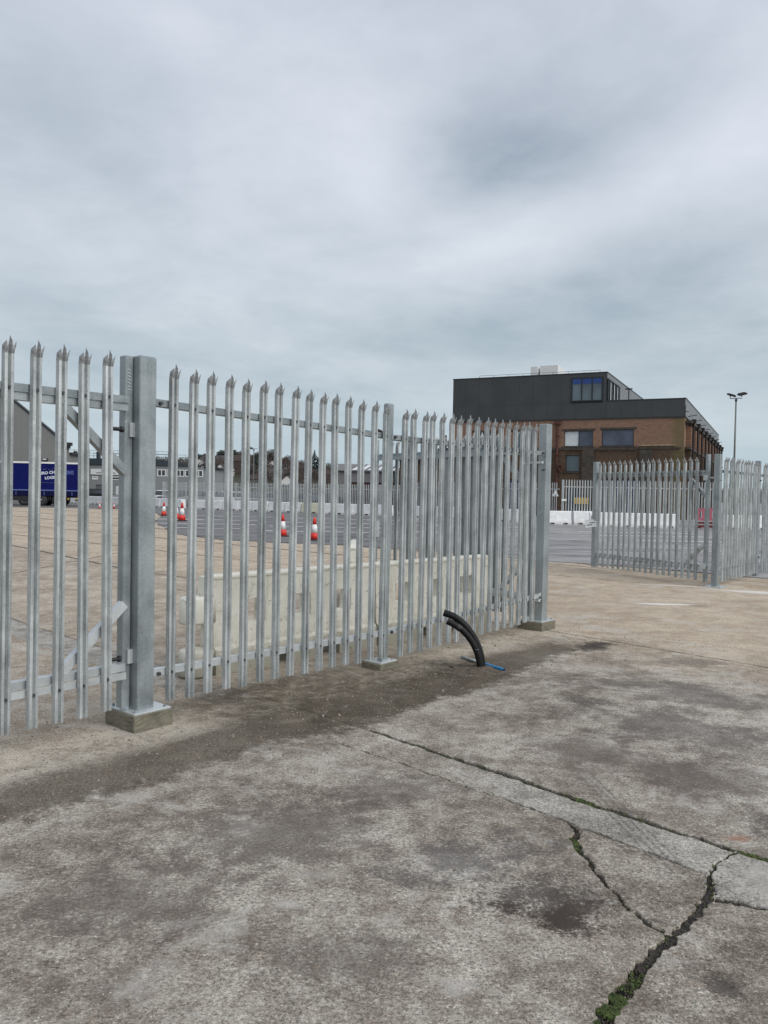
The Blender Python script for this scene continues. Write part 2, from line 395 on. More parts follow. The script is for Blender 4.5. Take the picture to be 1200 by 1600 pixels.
def barrier_mat(name, c0, c1, grime):
    m, t, b = new_mat(name)
    v = objc(t)
    x, y, z = t.sep(v)
    oi = t.n('ShaderNodeObjectInfo').outputs['Random']
    vv = t.vmath('ADD', v, t.comb(t.math('MULTIPLY', oi, 31.0), t.math('MULTIPLY', oi, 17.0), 0.0))
    n1 = t.noise(vv, 3.0, 6, 0.65)
    n2 = t.noise(vv, 14.0, 6, 0.7)
    st = t.noise(t.vmath('MULTIPLY', vv, (16, 16, 1.2)), 1.0, 4, 0.65)
    c = t.mix(t.mr(n1, 0.3, 0.7), c0, c1)
    c = t.mix(t.mr(st, 0.55, 0.75, 0.0, 0.35 * grime), c, (0.26, 0.235, 0.17))
    low = t.math('MULTIPLY', t.mr(t.math('ADD', z, t.math('MULTIPLY', t.math('SUBTRACT', n2, 0.5), 0.35)), 0.08, 0.34, 1.0, 0.0), 0.8 * grime)
    c = t.mix(low, c, (0.20, 0.185, 0.125))
    c = t.mix(t.mr(n2, 0.58, 0.66, 0.0, 0.6 * grime), c, (0.16, 0.145, 0.10))
    n3 = t.noise(vv, 5.0, 9, 0.8)
    c = t.mix(t.mr(n3, 0.54, 0.60, 0.0, 0.4 * grime), c, (0.33, 0.31, 0.25))
    c = t.mix(t.mr(n3, 0.40, 0.34, 0.0, 0.35 * grime), c, (0.85, 0.84, 0.78))
    t.set(b.inputs['Base Color'], c)
    b.inputs['Roughness'].default_value = 0.72
    bn = t.n('ShaderNodeBump', ins={'Strength': 0.35, 'Distance': 0.01})
    t.set(bn.inputs['Height'], n2)
    t.set(b.inputs['Normal'], bn.outputs[0])
barrier_mat('cream_barrier', (0.70, 0.68, 0.58), (0.84, 0.82, 0.73), 0.85)
barrier_mat('white_block', (0.68, 0.69, 0.69), (0.84, 0.85, 0.85), 0.3)
barrier_mat('yellow_block', (0.58, 0.56, 0.42), (0.68, 0.66, 0.52), 0.4)

def brick_mat(name, ax):
    m, t, b = new_mat(name)
    x, y, z = t.sep(objc(t))
    u = x if ax == 'x' else y
    bt = t.n('ShaderNodeTexBrick', ins={'Color1': (0.32, 0.165, 0.105, 1), 'Color2': (0.185, 0.100, 0.068, 1), 'Mortar': (0.19, 0.155, 0.125, 1), 'Scale': 1.0, 'Mortar Size': 0.010, 'Brick Width': 0.225, 'Row Height': 0.075, 'Bias': -0.1})
    t.set(bt.inputs['Vector'], t.comb(u, z, 0.0))
    v = t.comb(u, z, 0.0)
    n = t.noise(v, 0.9, 6, 0.65)
    n2 = t.noise(v, 5.0, 5, 0.7)
    c = t.mix(t.mr(n2, 0.3, 0.7, 0.0, 0.45), bt.outputs['Color'], (0.24, 0.150, 0.100))
    # soot staining of the old lower storey
    soot = t.mr(t.math('ADD', z, t.math('MULTIPLY', t.math('SUBTRACT', n, 0.5), 1.6)), 5.0, 5.75, 0.80, 0.0)
    c = t.mix(soot, c, t.mix(t.mr(n2, 0.3, 0.7), (0.040, 0.030, 0.022), (0.090, 0.068, 0.045)))
    c = t.mix(t.mr(n, 0.58, 0.75, 0.0, 0.4), c, (0.075, 0.055, 0.04))
    if ax == 'x':   # algae below the parapet corner
        c = t.mix(t.math('MULTIPLY', t.mr(u, -1.1, -0.5), t.mr(n2, 0.25, 0.6, 0.2, 0.75)), c, (0.135, 0.115, 0.055))
    t.set(b.inputs['Base Color'], c)
    b.inputs['Roughness'].default_value = 0.92
    b.inputs['Specular IOR Level'].default_value = 0.2
brick_mat('brick_front', 'x')
brick_mat('brick_side', 'y')
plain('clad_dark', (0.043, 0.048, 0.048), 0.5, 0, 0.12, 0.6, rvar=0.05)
plain('clad_side_lit', (0.17, 0.18, 0.182), 0.45, 0.2, 0.10, 0.6, rvar=0.05)  # same cladding as the front, lightness of its sunward side put in the colour
plain('clad_trim', (0.022, 0.023, 0.025), 0.5)
plain('frame_black', (0.012, 0.013, 0.015), 0.4)
plain('iron_rust', (0.085, 0.032, 0.022), 0.8, 0, 0.3, 8)
plain('iron_black', (0.018, 0.014, 0.013), 0.7, 0, 0.3, 8)
plain('stone_dark', (0.060, 0.050, 0.040), 0.9, 0, 0.3, 3)
plain('stone_pale', (0.33, 0.27, 0.18), 0.85, 0, 0.2, 3)
plain('blind_white', (0.62, 0.66, 0.66), 0.6)
plain('blind_blue', (0.014, 0.05, 0.20), 0.5)
plain('roof_grey', (0.13, 0.135, 0.14), 0.7)
plain('shutter_blue', (0.018, 0.030, 0.085), 0.55, 0, 0.15, 2)
plain('pink_plastic', (0.34, 0.09, 0.12), 0.55, 0, 0.2, 4)
plain('dark_red', (0.10, 0.018, 0.018), 0.7, 0, 0.2, 4)
plain('sign_yellow', (0.55, 0.36, 0.06), 0.6)
plain('warehouse_clad', (0.205, 0.205, 0.195), 0.6, 0, 0.05, 0.4)
plain('office_clad', (0.225, 0.235, 0.235), 0.6, 0, 0.05, 0.4)
plain('office_dark', (0.030, 0.042, 0.052), 0.55, 0, 0.1, 0.6)
plain('curtain_blue', (0.002, 0.005, 0.085), 0.6, 0, 0.18, 1.5, spec=0.15)
plain('skirt_blue', (0.003, 0.004, 0.04), 0.6, 0, 0.2, 2, spec=0.15)
plain('rail_blue', (0.10, 0.14, 0.34), 0.5)
plain('chassis', (0.010, 0.010, 0.012), 0.7)
plain('rim_grey', (0.14, 0.14, 0.14), 0.5, 0.5)
plain('print_white', (0.62, 0.64, 0.70), 0.6, 0, 0.03)
plain('flag_blue', (0.03, 0.05, 0.22), 0.6)
plain('flag_red', (0.42, 0.05, 0.05), 0.6)
plain('cone_red', (0.62, 0.030, 0.020), 0.5, 0, 0.12, 8)
plain('cone_pink', (0.75, 0.16, 0.13), 0.5)
plain('cone_white', (0.72, 0.72, 0.71), 0.45, 0, 0.08, 12)
plain('duct_black', (0.006, 0.006, 0.0065), 0.55, 0, 0.5, 25, 0.4, spec=0.3)
plain('pipe_grey', (0.34, 0.36, 0.36), 0.6, 0, 0.25, 30)
plain('pipe_blue', (0.012, 0.20, 0.46), 0.4, 0, 0.12, 30)
plain('rooflight', (0.70, 0.74, 0.74), 0.35)
plain('shed_grey', (0.16, 0.155, 0.155), 0.7, 0, 0.08, 0.7)
plain('shed_dark', (0.030, 0.022, 0.020), 0.8)
plain('render_white', (0.62, 0.61, 0.58), 0.8)
plain('house_brick', (0.060, 0.042, 0.036), 0.9, 0, 0.2, 0.5)
plain('house_grey', (0.12, 0.115, 0.108), 0.9, 0, 0.1, 0.5)
plain('tile_brown', (0.050, 0.036, 0.032), 0.9, 0, 0.2, 0.8)
plain('tile_slate', (0.065, 0.065, 0.07), 0.9, 0, 0.2, 0.8)
plain('hill_grass', (0.050, 0.050, 0.032), 0.95, 0, 0.3, 0.03)
plain('twig', (0.060, 0.048, 0.042), 0.95, 0, 0.3, 0.2)
plain('twig_red', (0.070, 0.046, 0.042), 0.95, 0, 0.3, 0.2)
plain('bark', (0.045, 0.038, 0.032), 0.95)
plain('evergreen', (0.022, 0.034, 0.026), 0.9, 0, 0.4, 0.3)
plain('evergreen_dark', (0.013, 0.024, 0.023), 0.9, 0, 0.4, 0.3)
plain('hedge_dark', (0.018, 0.022, 0.013), 0.95, 0, 0.4, 0.8)
plain('car_white', (0.62, 0.63, 0.64), 0.25)
plain('car_silver', (0.30, 0.32, 0.33), 0.3, 0.4)
plain('car_grey', (0.10, 0.105, 0.11), 0.3, 0.3)
plain('car_black', (0.02, 0.021, 0.023), 0.25)
plain('car_light', (0.6, 0.62, 0.62), 0.2)
plain('mast_steel', (0.16, 0.165, 0.155), 0.6, 0.3, 0.2, 1.0)
def glass(name, col, rough=0.08):
    m, t, b = new_mat(name)
    n = t.noise(objc(t), 0.8, 3, 0.5)
    t.set(b.inputs['Base Color'], t.mix(t.mr(n, 0.3, 0.7), tuple(c * 0.7 for c in col), tuple(c * 1.3 for c in col)))
    b.inputs['Roughness'].default_value = rough
    b.inputs['Specular IOR Level'].default_value = 0.6
glass('glass_dark', (0.030, 0.040, 0.048))
glass('glass_blue', (0.062, 0.072, 0.105), 0.2)
glass('glass_teal', (0.085, 0.115, 0.13), 0.10)

# ------------------------------------------------------------------ mesh helpers
class MB:
    def __init__(self):
        self.v = []; self.f = []; self.mi = []
    def add(self, vs, fs, mi=0):
        b = len(self.v)
        self.v += [tuple(p) for p in vs]
        self.f += [tuple(i + b for i in f) for f in fs]
        self.mi += [mi] * len(fs)
        return self
    def box(self, x0, x1, y0, y1, z0, z1, mi=0, M=None):
        vs = [Vector((x, y, z)) for z in (z0, z1) for y in (y0, y1) for x in (x0, x1)]
        if M: vs = [M @ p for p in vs]
        return self.add(vs, [(0, 2, 3, 1), (4, 5, 7, 6), (0, 1, 5, 4), (2, 6, 7, 3), (0, 4, 6, 2), (1, 3, 7, 5)], mi)
    def cbox(self, x0, x1, y0, y1, z0, z1, c=0.004, mi=0):
        """box with chamfered vertical edges and top"""
        o = [(x0 + c, y0), (x1 - c, y0), (x1, y0 + c), (x1, y1 - c), (x1 - c, y1), (x0 + c, y1), (x0, y1 - c), (x0, y0 + c)]
        i = [(x0 + 2 * c, y0 + c), (x1 - 2 * c, y0 + c), (x1 - c, y0 + 2 * c), (x1 - c, y1 - 2 * c), (x1 - 2 * c, y1 - c), (x0 + 2 * c, y1 - c), (x0 + c, y1 - 2 * c), (x0 + c, y0 + 2 * c)]
        vs = [(x, y, z0) for x, y in o] + [(x, y, z1 - c) for x, y in o] + [(x, y, z1) for x, y in i]
        fs = [tuple(reversed(range(8)))]
        for r in (0, 8):
            fs += [(r + k, r + (k + 1) % 8, r + 8 + (k + 1) % 8, r + 8 + k) for k in range(8)]
        fs.append(tuple(range(16, 24)))
        return self.add(vs, fs, mi)
    def bar(self, p, q, w, h, up=(0, 0, 1), mi=0):
        p = Vector(p); q = Vector(q); a = (q - p).normalized()
        s = a.cross(Vector(up))
        if s.length < 1e-5: s = a.cross(Vector((1, 0, 0)))
        s.normalize(); u = s.cross(a)
        vs = [e + s * (sx * w / 2) + u * (su * h / 2) for e in (p, q) for sx, su in ((-1, -1), (1, -1), (1, 1), (-1, 1))]
        return self.add(vs, [(3, 2, 1, 0), (4, 5, 6, 7)] + [(k, (k + 1) % 4, 4 + (k + 1) % 4, 4 + k) for k in range(4)], mi)
    def tube(self, path, r, n=8, caps=True, mi=0):
        pts = [Vector(p) for p in path]
        rr = r if isinstance(r, (list, tuple)) else [r] * len(pts)
        ref = None; vs = []
        for i, p in enumerate(pts):
            a = (pts[min(i + 1, len(pts) - 1)] - pts[max(i - 1, 0)]).normalized()
            if ref is None:
                ref = a.orthogonal().normalized()
            ref = (ref - a * ref.dot(a)).normalized()
            b2 = a.cross(ref)
            vs += [p + (ref * math.cos(2 * math.pi * k / n) + b2 * math.sin(2 * math.pi * k / n)) * rr[i] for k in range(n)]
        fs = [(i * n + k, i * n + (k + 1) % n, (i + 1) * n + (k + 1) % n, (i + 1) * n + k) for i in range(len(pts) - 1) for k in range(n)]
        if caps:
            fs += [tuple(reversed(range(n))), tuple(range((len(pts) - 1) * n, len(pts) * n))]
        return self.add(vs, fs, mi)
    def lathe(self, prof, n=16, M=None, mi=0):
        vs = []
        for (r, z) in prof:
            vs += [Vector((r * math.cos(2 * math.pi * k / n), r * math.sin(2 * math.pi * k / n), z)) for k in range(n)]
        if M: vs = [M @ p for p in vs]
        fs = [(i * n + k, i * n + (k + 1) % n, (i + 1) * n + (k + 1) % n, (i + 1) * n + k) for i in range(len(prof) - 1) for k in range(n)]
        fs += [tuple(reversed(range(n))), tuple(range((len(prof) - 1) * n, len(prof) * n))]
        return self.add(vs, fs, mi)
    def prism(self, poly, y0, y1, M=None, mi=0):
        """poly in (x,z) extruded along y"""
        n = len(poly)
        vs = [Vector((x, y0, z)) for x, z in poly] + [Vector((x, y1, z)) for x, z in poly]
        if M: vs = [M @ p for p in vs]
        return self.add(vs, [tuple(range(n)), tuple(reversed(range(n, 2 * n)))] + [(k, n + k, n + (k + 1) % n, (k + 1) % n) for k in range(n)], mi)
    def grid(self, xs, zs, hole, yf, yb, mi=0):
        """slab in the x-z plane with rectangular openings; yf(z), yb(z) front and back faces"""
        nx, nz = len(xs) - 1, len(zs) - 1
        yf = yf if callable(yf) else (lambda z, c=yf: c)
        yb = yb if callable(yb) else (lambda z, c=yb: c)
        sol = [[not hole((xs[i] + xs[i + 1]) / 2, (zs[k] + zs[k + 1]) / 2) for k in range(nz)] for i in range(nx)]
        for i in range(nx):
            for k in range(nz):
                if not sol[i][k]: continue
                x0, x1, z0, z1 = xs[i], xs[i + 1], zs[k], zs[k + 1]
                F = [(x0, yf(z0), z0), (x1, yf(z0), z0), (x1, yf(z1), z1), (x0, yf(z1), z1)]
                B = [(x0, yb(z0), z0), (x1, yb(z0), z0), (x1, yb(z1), z1), (x0, yb(z1), z1)]
                self.add(F, [(0, 1, 2, 3)], mi); self.add(B, [(3, 2, 1, 0)], mi)
                for (di, dk, e) in ((-1, 0, (3, 0)), (1, 0, (1, 2)), (0, -1, (0, 1)), (0, 1, (2, 3))):
                    a, c = i + di, k + dk
                    if 0 <= a < nx and 0 <= c < nz and sol[a][c]: continue
                    p, q = e
                    self.add([F[p], B[p], B[q], F[q]], [(0, 1, 2, 3)], mi)
        return self
    def mesh(self, name, mats, smooth=False):
        me = bpy.data.meshes.new(name)
        me.from_pydata(self.v, [], self.f)
        for m in (mats if isinstance(mats, (list, tuple)) else [mats]):
            me.materials.append(MATS[m])
        me.polygons.foreach_set('material_index', self.mi)
        if smooth:
            me.polygons.foreach_set('use_smooth', [True] * len(me.polygons))
        bm = bmesh.new(); bm.from_mesh(me)
        bmesh.ops.recalc_face_normals(bm, faces=bm.faces)
        bm.to_mesh(me); bm.free()
        me.update()
        return me
    def build(self, name, mats, parent=None, smooth=False, loc=(0, 0, 0), rz=0.0):
        return place(self.mesh(name, mats, smooth), name, parent, loc, rz)

def place(me, name, parent=None, loc=(0, 0, 0), rz=0.0):
    o = bpy.data.objects.new(name, me)
    COL.objects.link(o)
    if parent: o.parent = parent
    o.location = loc
    o.rotation_euler = (0, 0, rz)
    return o
def tag(o, label=None, cat=None, group=None, kind=None):
    if label: o['label'] = label
    if cat: o['category'] = cat
    if group: o['group'] = group
    if kind: o['kind'] = kind
    return o
def thing(name, label, cat, loc=(0, 0, 0), rz=0.0, group=None):
    o = bpy.data.objects.new(name, None)
    COL.objects.link(o)
    o.empty_display_size = 0.2
    o.location = loc
    o.rotation_euler = (0, 0, rz)
    return tag(o, label, cat, group)
def copy_tree(o, parent=None):
    c = o.copy(); COL.objects.link(c)
    if parent: c.parent = parent
    for ch in list(o.children):
        copy_tree(ch, c)
    return c

# ------------------------------------------------------------------ ground
g = MB().add([(-3000, -200, -0.03), (3000, -200, -0.03), (3000, 5000, -0.03), (-3000, 5000, -0.03)], [(0, 1, 2, 3)])
ground = g.build('ground', 'dirt')
tag(ground, 'concrete yard with pale slabs, dark joints and a strip of backfilled soil', kind='structure')

def polyline(pts, w, amp, step=0.05, seed=0, fine=0.6):
    """jittered crack; returns its left and right edge (left of travel, right of travel)"""
    rnd = random.Random(seed)
    P = []; Wd = []
    for i in range(len(pts) - 1):
        a, c = Vector(pts[i]), Vector(pts[i + 1])
        L = (c - a).length
        n = max(1, int(L / step))
        if n > 120: n = 120
        for k in range(n):
            f = k / n
            P.append(a.lerp(c, f)); Wd.append(w[i] * (1 - f) + w[i + 1] * f)
    P.append(Vector(pts[-1])); Wd.append(w[-1])
    ph = [rnd.uniform(0, 6.28) for _ in range(6)]
    Lft, Rgt = [], []
    s = 0
    for i, p in enumerate(P):
        if i: s += (p - P[i - 1]).length
        d = (P[min(i + 1, len(P) - 1)] - P[max(i - 1, 0)]).normalized()
        nrm = Vector((-d.y, d.x))
        j = amp * (0.6 * math.sin(s * 7 + ph[0]) + 0.5 * math.sin(s * 17 + ph[1]) + 0.35 * math.sin(s * 41 + ph[2]))
        if i in (0, len(P) - 1): j = 0
        hw = Wd[i] / 2
        jl = rnd.uniform(-fine, fine) * min(hw * 1.4, 0.014); jr = rnd.uniform(-fine, fine) * min(hw * 1.4, 0.014)
        Lft.append(p + nrm * (hw + j + jl)); Rgt.append(p + nrm * (-hw + j + jr))
    return Lft, Rgt
JW = 0.005
J1L = [(-14, 19.2), (-9, 14.3), (-4.0, 9.2), (-1.5, 6.8), (-0.08, 5.43)]
J1a = polyline(J1L, [0.014, 0.014, 0.012, 0.001, 0.001], 0.003, 0.12, 1)
J1b = polyline([(-0.08, 5.43), (0.76, 4.57), (1.31, 3.99), (1.66, 3.65)], [0.022, 0.044, 0.032, 0.030], 0.009, 0.03, 2)
J1c = polyline([(1.66, 3.65), (1.78, 3.54), (2.6, 2.75), (5, 0.35), (9, -3.6)], [0.03, 0.035, 0.025, 0.02, 0.02], 0.006, 0.05, 3)
J2a = polyline([(-14.3, 18.7), (-9.3, 13.8), (-4.3, 8.9), (-1.9, 6.6), (-0.26, 5.13)], [0.012, 0.012, 0.010, 0.001, 0.001], 0.003, 0.12, 4)
J2b = polyline([(-0.26, 5.13), (0.39, 4.51), (0.80, 4.10), (0.945, 3.94)], [0.016, 0.018, 0.020, 0.024], 0.009, 0.03, 5)
J2c = polyline([(0.96, 3.93), (1.2, 3.67), (1.35, 3.49), (1.43, 3.44)], [0.018, 0.010, 0.009, 0.012], 0.010, 0.025, 6)
C1 = polyline([(0.955, 3.92), (0.935, 3.70), (0.94, 3.52), (0.97, 3.26), (0.98, 3.10), (1.09, 2.93)], [0.028, 0.034, 0.020, 0.018, 0.022, 0.026], 0.014, 0.02, 7)
C2a = polyline([(0.25, 1.0), (0.5, 1.9), (0.70, 2.42), (0.90, 2.69), (1.09, 2.92)], [0.06, 0.062, 0.060, 0.048, 0.040], 0.012, 0.02, 8)
C2b = polyline([(1.09, 2.92), (1.31, 3.17), (1.38, 3.28)], [0.040, 0.034, 0.042], 0.009, 0.02, 9)
C2c = polyline([(1.38, 3.28), (1.43, 3.42), (1.53, 3.55), (1.66, 3.65)], [0.04, 0.016, 0.012, 0.014], 0.006, 0.02, 10)
C3 = polyline([(1.36, 3.20), (1.43, 3.20), (1.49, 3.165), (1.58, 3.13), (2.2, 2.6), (3.2, 1.7), (6, -0.6)], [0.042, 0.046, 0.032, 0.020, 0.014, 0.014, 0.014], 0.009, 0.02, 11)
J3 = polyline([(-14, 26), (-8.73, 20.22), (-5.37, 16.22), (-3.6, 14.6), (2.03, 9.58), (3.75, 7.71), (6.2, 5.1), (13, -2.4)], [0.11, 0.10, 0.08, 0.05, 0.034, 0.030, 0.028, 0.028], 0.006, 0.08, 12)
def joint(pts, w, sd):
    return polyline(pts, [w if q[0] < -1 else 0.003 for q in pts], 0.004, 0.25, sd)
A2 = joint([(-22, 36), (-12.39, 26.71), (-7.4, 22.32), (3, 13.0), (10, 6.5), (20, -3.4)], 0.13, 13)
A3 = joint([(-24, 42.2), (-15.73, 33.89), (-9.38, 28.26), (-2, 21.5), (8, 12.3), (20, 0.6)], 0.16, 14)
FARJ = [A3]
for k, c in enumerate((23.2, 28, 33, 38, 44, 50, 57)):
    FARJ.append(joint([(-60, 60 + c), (-30, 30 + c), (-10, 10 + c), (20, -20 + c)], 0.22, 20 + k))
def rev(l): return list(reversed(l))

def clip(poly, p, n):
    """keep the half plane (x-p).n >= 0"""
    out = []
    for i in range(len(poly)):
        a, c = poly[i], poly[(i + 1) % len(poly)]
        da, dc = (a - p).dot(n), (c - p).dot(n)
        if da >= 0: out.append(a)
        if (da >= 0) != (dc >= 0):
            out.append(a.lerp(c, da / (da - dc)))
    return out
def cut(polys, p, d, gap):
    p = Vector(p); d = Vector(d).normalized(); n = Vector((-d.y, d.x))
    res = []
    for q in polys:
        for sgn in (1, -1):
            r = clip(q, p + n * (sgn * gap / 2), n * sgn)
            if len(r) > 2: res.append(r)
    return res
def slab(poly, mat, z=0.0, ch=0.004, th=0.06):
    P = [poly[0]]
    for p in poly[1:]:
        if (p - P[-1]).length > 0.004: P.append(p)
    if (P[0] - P[-1]).length < 0.004: P.pop()
    area = sum(P[i].x * P[(i + 1) % len(P)].y - P[(i + 1) % len(P)].x * P[i].y for i in range(len(P)))
    if area < 0: P.reverse()
    n = len(P)
    top = []
    for i in range(n):
        d = (P[(i + 1) % n] - P[i - 1])
        d = d.normalized() if d.length > 1e-6 else Vector((1, 0))
        top.append(P[i] + Vector((-d.y, d.x)) * ch)
    rnd = random.Random(n)
    vs = [(p.x, p.y, z) for p in top] + [(p.x, p.y, z - ch * rnd.uniform(0.8, 1.8)) for p in P] + [(p.x, p.y, z - th) for p in P]
    res = delaunay_2d_cdt([V2((p.x, p.y)) for p in top], [], [list(range(n))], 1, 1e-5)
    tv = [(p.x, p.y, z) for p in res[0]]
    fs = []
    for r in (0, n):
        fs += [(r + (k + 1) % n, r + k, r + n + k, r + n + (k + 1) % n) for k in range(n)]
    o = MB()
    o.add(vs, fs)
    o.add(tv, [tuple(f) for f in res[2]])
    me = bpy.data.meshes.new('concrete_slab')
    me.from_pydata(o.v, [], o.f)
    me.materials.append(MATS[mat])
    bm = bmesh.new(); bm.from_mesh(me)
    bmesh.ops.remove_doubles(bm, verts=bm.verts, dist=1e-4)
    bmesh.ops.recalc_face_normals(bm, faces=bm.faces)
    bm.normal_update()
    if sum(f.normal.z * f.calc_area() for f in bm.faces if abs(f.normal.z) > .9) < 0:
        bmesh.ops.reverse_faces(bm, faces=bm.faces)
    bm.to_mesh(me); bm.free(); me.update()
    return place(me, 'concrete_slab', ground)
def sealant(cr, z=-0.004):
    L, Rr = cr; n = len(L)
    m = MB().add([(p.x, p.y, z) for p in L] + [(p.x, p.y, z) for p in Rr], [(n + i, n + i + 1, i + 1, i) for i in range(n - 1)])
    return m.build('joint_sealant', 'sealant', ground)
for cr in [J1a, J2a, J3, A2] + FARJ: sealant(cr)
def sealant_line(p, d, gap, l0, l1):
    p = Vector(p); d = Vector(d).normalized(); nn_ = Vector((-d.y, d.x)) * gap / 2
    q = [p + d * l0 - nn_, p + d * l1 - nn_, p + d * l1 + nn_, p + d * l0 + nn_]
    return MB().add([(v.x, v.y, -0.005) for v in q], [(0, 1, 2, 3)]).build('joint_sealant', 'sealant', ground)
V2 = Vector
# front left slab, repaired strip, broken triangle, right-hand pieces
slab(J2a[1] + J2b[1] + C1[1] + rev(C2a[0]) + [V2((0.2, -4)), V2((-22, -4)), V2((-22, 18.7))], 'yard_concrete')
slab(J1a[1] + J1b[1] + rev(C2c[0]) + rev(J2c[0]) + rev(J2b[0]) + rev(J2a[0]), 'yard_patch', -0.003)
slab(J2c[1] + rev(C2b[0]) + rev(C1[0]), 'yard_concrete', -0.004)
slab(J1c[1] + rev(C3[0]) + C2c[1], 'yard_patch', -0.002)
slab(C3[1] + [V2((6, -4)), V2((0.4, -4))] + C2a[1] + C2b[1], 'yard_concrete', -0.002)
mid = J1a[0] + J1b[0] + J1c[0] + [V2((13, -3.8))] + rev(J3[1])
for q in cut([mid], (-6.85, 14.77), (0.19, 5.3), 0.06): slab(q, 'yard_concrete', 0.0)
sealant_line((-6.85, 14.77), (0.19, 5.3), 0.06, -3, 4.6)
for q in cut([J3[0] + rev(A2[1])], (-6.68, 19.0), (0.19, 5.3), 0.06): slab(q, 'yard_concrete', 0.0)
sealant_line((-6.68, 19.0), (0.19, 5.3), 0.06, -1, 3)
slab(A2[0] + rev(A3[1]), 'yard_concrete')
for a, c in zip(FARJ[:-1], FARJ[1:]):
    polys = cut([a[0] + rev(c[1])], (-14 - random.uniform(0, 4), 30 + random.uniform(0, 6)), (1, 1), 0.03)
    for q in polys: slab(q, 'yard_concrete')

# tarmac laid over the far yard, with a ragged edge, and its bay lines
edge = [(-120, 66), (-60, 64), (-26.6, 61.5), (-19.5, 60.8), (-15.8, 55), (-13.0, 47), (-11.2, 39), (-8.3, 31.0), (-7.2, 28.2), (-5.0, 25.6), (-1.2, 24.2), (1.8, 22.2), (4.05, 19.7), (5.0, 19.1), (6.0, 18.4), (7.6, 16.7), (8.1, 16.2), (14, 10.4), (40, -8)]
eL, eR = polyline(edge, [0.0] * len(edge), 0.05, 0.3, 31)
rnd = random.Random(5)
eL = [p + V2((rnd.uniform(-.07, .07), rnd.uniform(-.07, .07))) for p in eL]
tp = eL + [V2((600, -8)), V2((600, 420)), V2((-600, 420)), V2((-600, 66))]
n = len(tp)
tm = MB().add([(p.x, p.y, 0.022) for p in tp] + [(p.x, p.y, -0.02) for p in tp], [tuple(range(n))] + [((k + 1) % n, k, n + k, n + (k + 1) % n) for k in range(n)])
tarmac = place(tm.mesh('tarmac', 'tarmac'), 'tarmac')
tag(tarmac, 'grey tarmac car park beyond the concrete yard', kind='structure')
for k, (x0, x1, y) in enumerate(((-10.6, -5.6, 33.2), (-4.9, 0.3, 32.0), (-11.6, -6.0, 37.4), (-5.2, 0.2, 36.4), (0.9, 6.4, 33.4), (-12.0, -6.3, 42.6), (-5.4, 0.6, 41.2), (1.2, 7.0, 40.2), (-12.4, -6.4, 48.6), (-5.2, 1.2, 47.4))):
    MB().box(x0, x1, y - 0.075, y + 0.075, 0.0225, 0.027).build('parking_line', 'line_paint', tarmac)
for (x0, x1, y) in ((9.5, 14.5, 30.0), (9, 14, 33.5), (9, 14.5, 37), (-12, -9.5, 42), (15, 19, 25)):
    MB().box(x0, x1, y - 0.075, y + 0.075, 0.0225, 0.027).build('parking_line', 'line_paint', tarmac)

far = MB().add([(-3000, 415, -0.01), (3000, 415, -0.01), (3000, 5000, -0.01), (-3000, 5000, -0.01)], [(0, 1, 2, 3)]).build('far_ground', 'far_ground')
tag(far, 'flat open ground beyond the tarmac', kind='structure')

# moss and grit in the open joints
def blob(mb, x, y, z, r, rnd, sq=0.7):
    n = 5
    a0 = rnd.uniform(0, 6)
    ring = [(x + r * math.cos(a0 + 6.283 * k / n) * rnd.uniform(.7, 1.2), y + r * math.sin(a0 + 6.283 * k / n) * rnd.uniform(.7, 1.2), z - r * 0.3) for k in range(n)]
    up = [(x + 0.55 * (px_ - x), y + 0.55 * (py_ - y), z + r * sq * rnd.uniform(.5, .9)) for px_, py_, _ in ring]
    tip = [(x, y, z + r * sq)]
    mb.add(ring + up + tip, [(k, (k + 1) % n, n + (k + 1) % n, n + k) for k in range(n)] + [(n + k, n + (k + 1) % n, 2 * n) for k in range(n)])
rnd = random.Random(11)
moss, grit, crumb = MB(), MB(), MB()
def along(cr, dens_m, dens_g, mr_, gr_, lo=0.0, hi=1.0, z=-0.018):
    L, Rr = cr
    n = len(L)
    for i in range(int(n * lo), int(n * hi) - 1):
        seg = (L[i + 1] - L[i]).length
        for mb, dens, rad in ((moss, dens_m, mr_), (crumb, dens_g, gr_)):
            for _ in range(int(dens * seg) + (1 if rnd.random() < (dens * seg) % 1 else 0)):
                f, h2 = rnd.random(), rnd.uniform(-0.06, 1.06) if mb is moss else rnd.uniform(0.08, .92)
                p = L[i].lerp(L[i + 1], f).lerp(Rr[i].lerp(Rr[i + 1], f), h2)
                clump = math.sin(p.x * 23 + 1.3) + math.sin(p.y * 31) + math.sin((p.x + p.y) * 57)
                if mb is moss and clump < -0.5: continue
                blob(mb, p.x, p.y, z + (rnd.uniform(.004, .017) if mb is moss else rnd.uniform(-.006, .006)), rad * rnd.uniform(.5, 1.3), rnd)
along(C2a, 11000, 900, 0.0042, 0.0055, 0.60, 0.80)
along(C2a, 700, 2600, 0.0045, 0.0055, 0.80, 0.87)
along(C2a, 60, 2800, 0.0045, 0.0055, 0.87, 1.0)
along(C2b, 40, 2200, 0.006, 0.007)
along(C2c, 100, 700, 0.005, 0.005)
along(C1, 1800, 700, 0.0048, 0.005, 0.10, 0.36)
along(C1, 60, 1100, 0.0045, 0.005, 0.0, 1.0)
along(C3, 160, 1600, 0.0045, 0.005, 0.0, 0.6)
along(J1b, 160, 500, 0.005, 0.005)
along(J1b, 900, 250, 0.009, 0.006, 0.66, 0.72)
along(J1c, 500, 250, 0.008, 0.006, 0.0, 0.5)
along(J2b, 60, 200, 0.005, 0.004)
along(J2c, 40, 120, 0.004, 0.004)
along(J3, 10, 25, 0.006, 0.006, 0.3, 0.9)
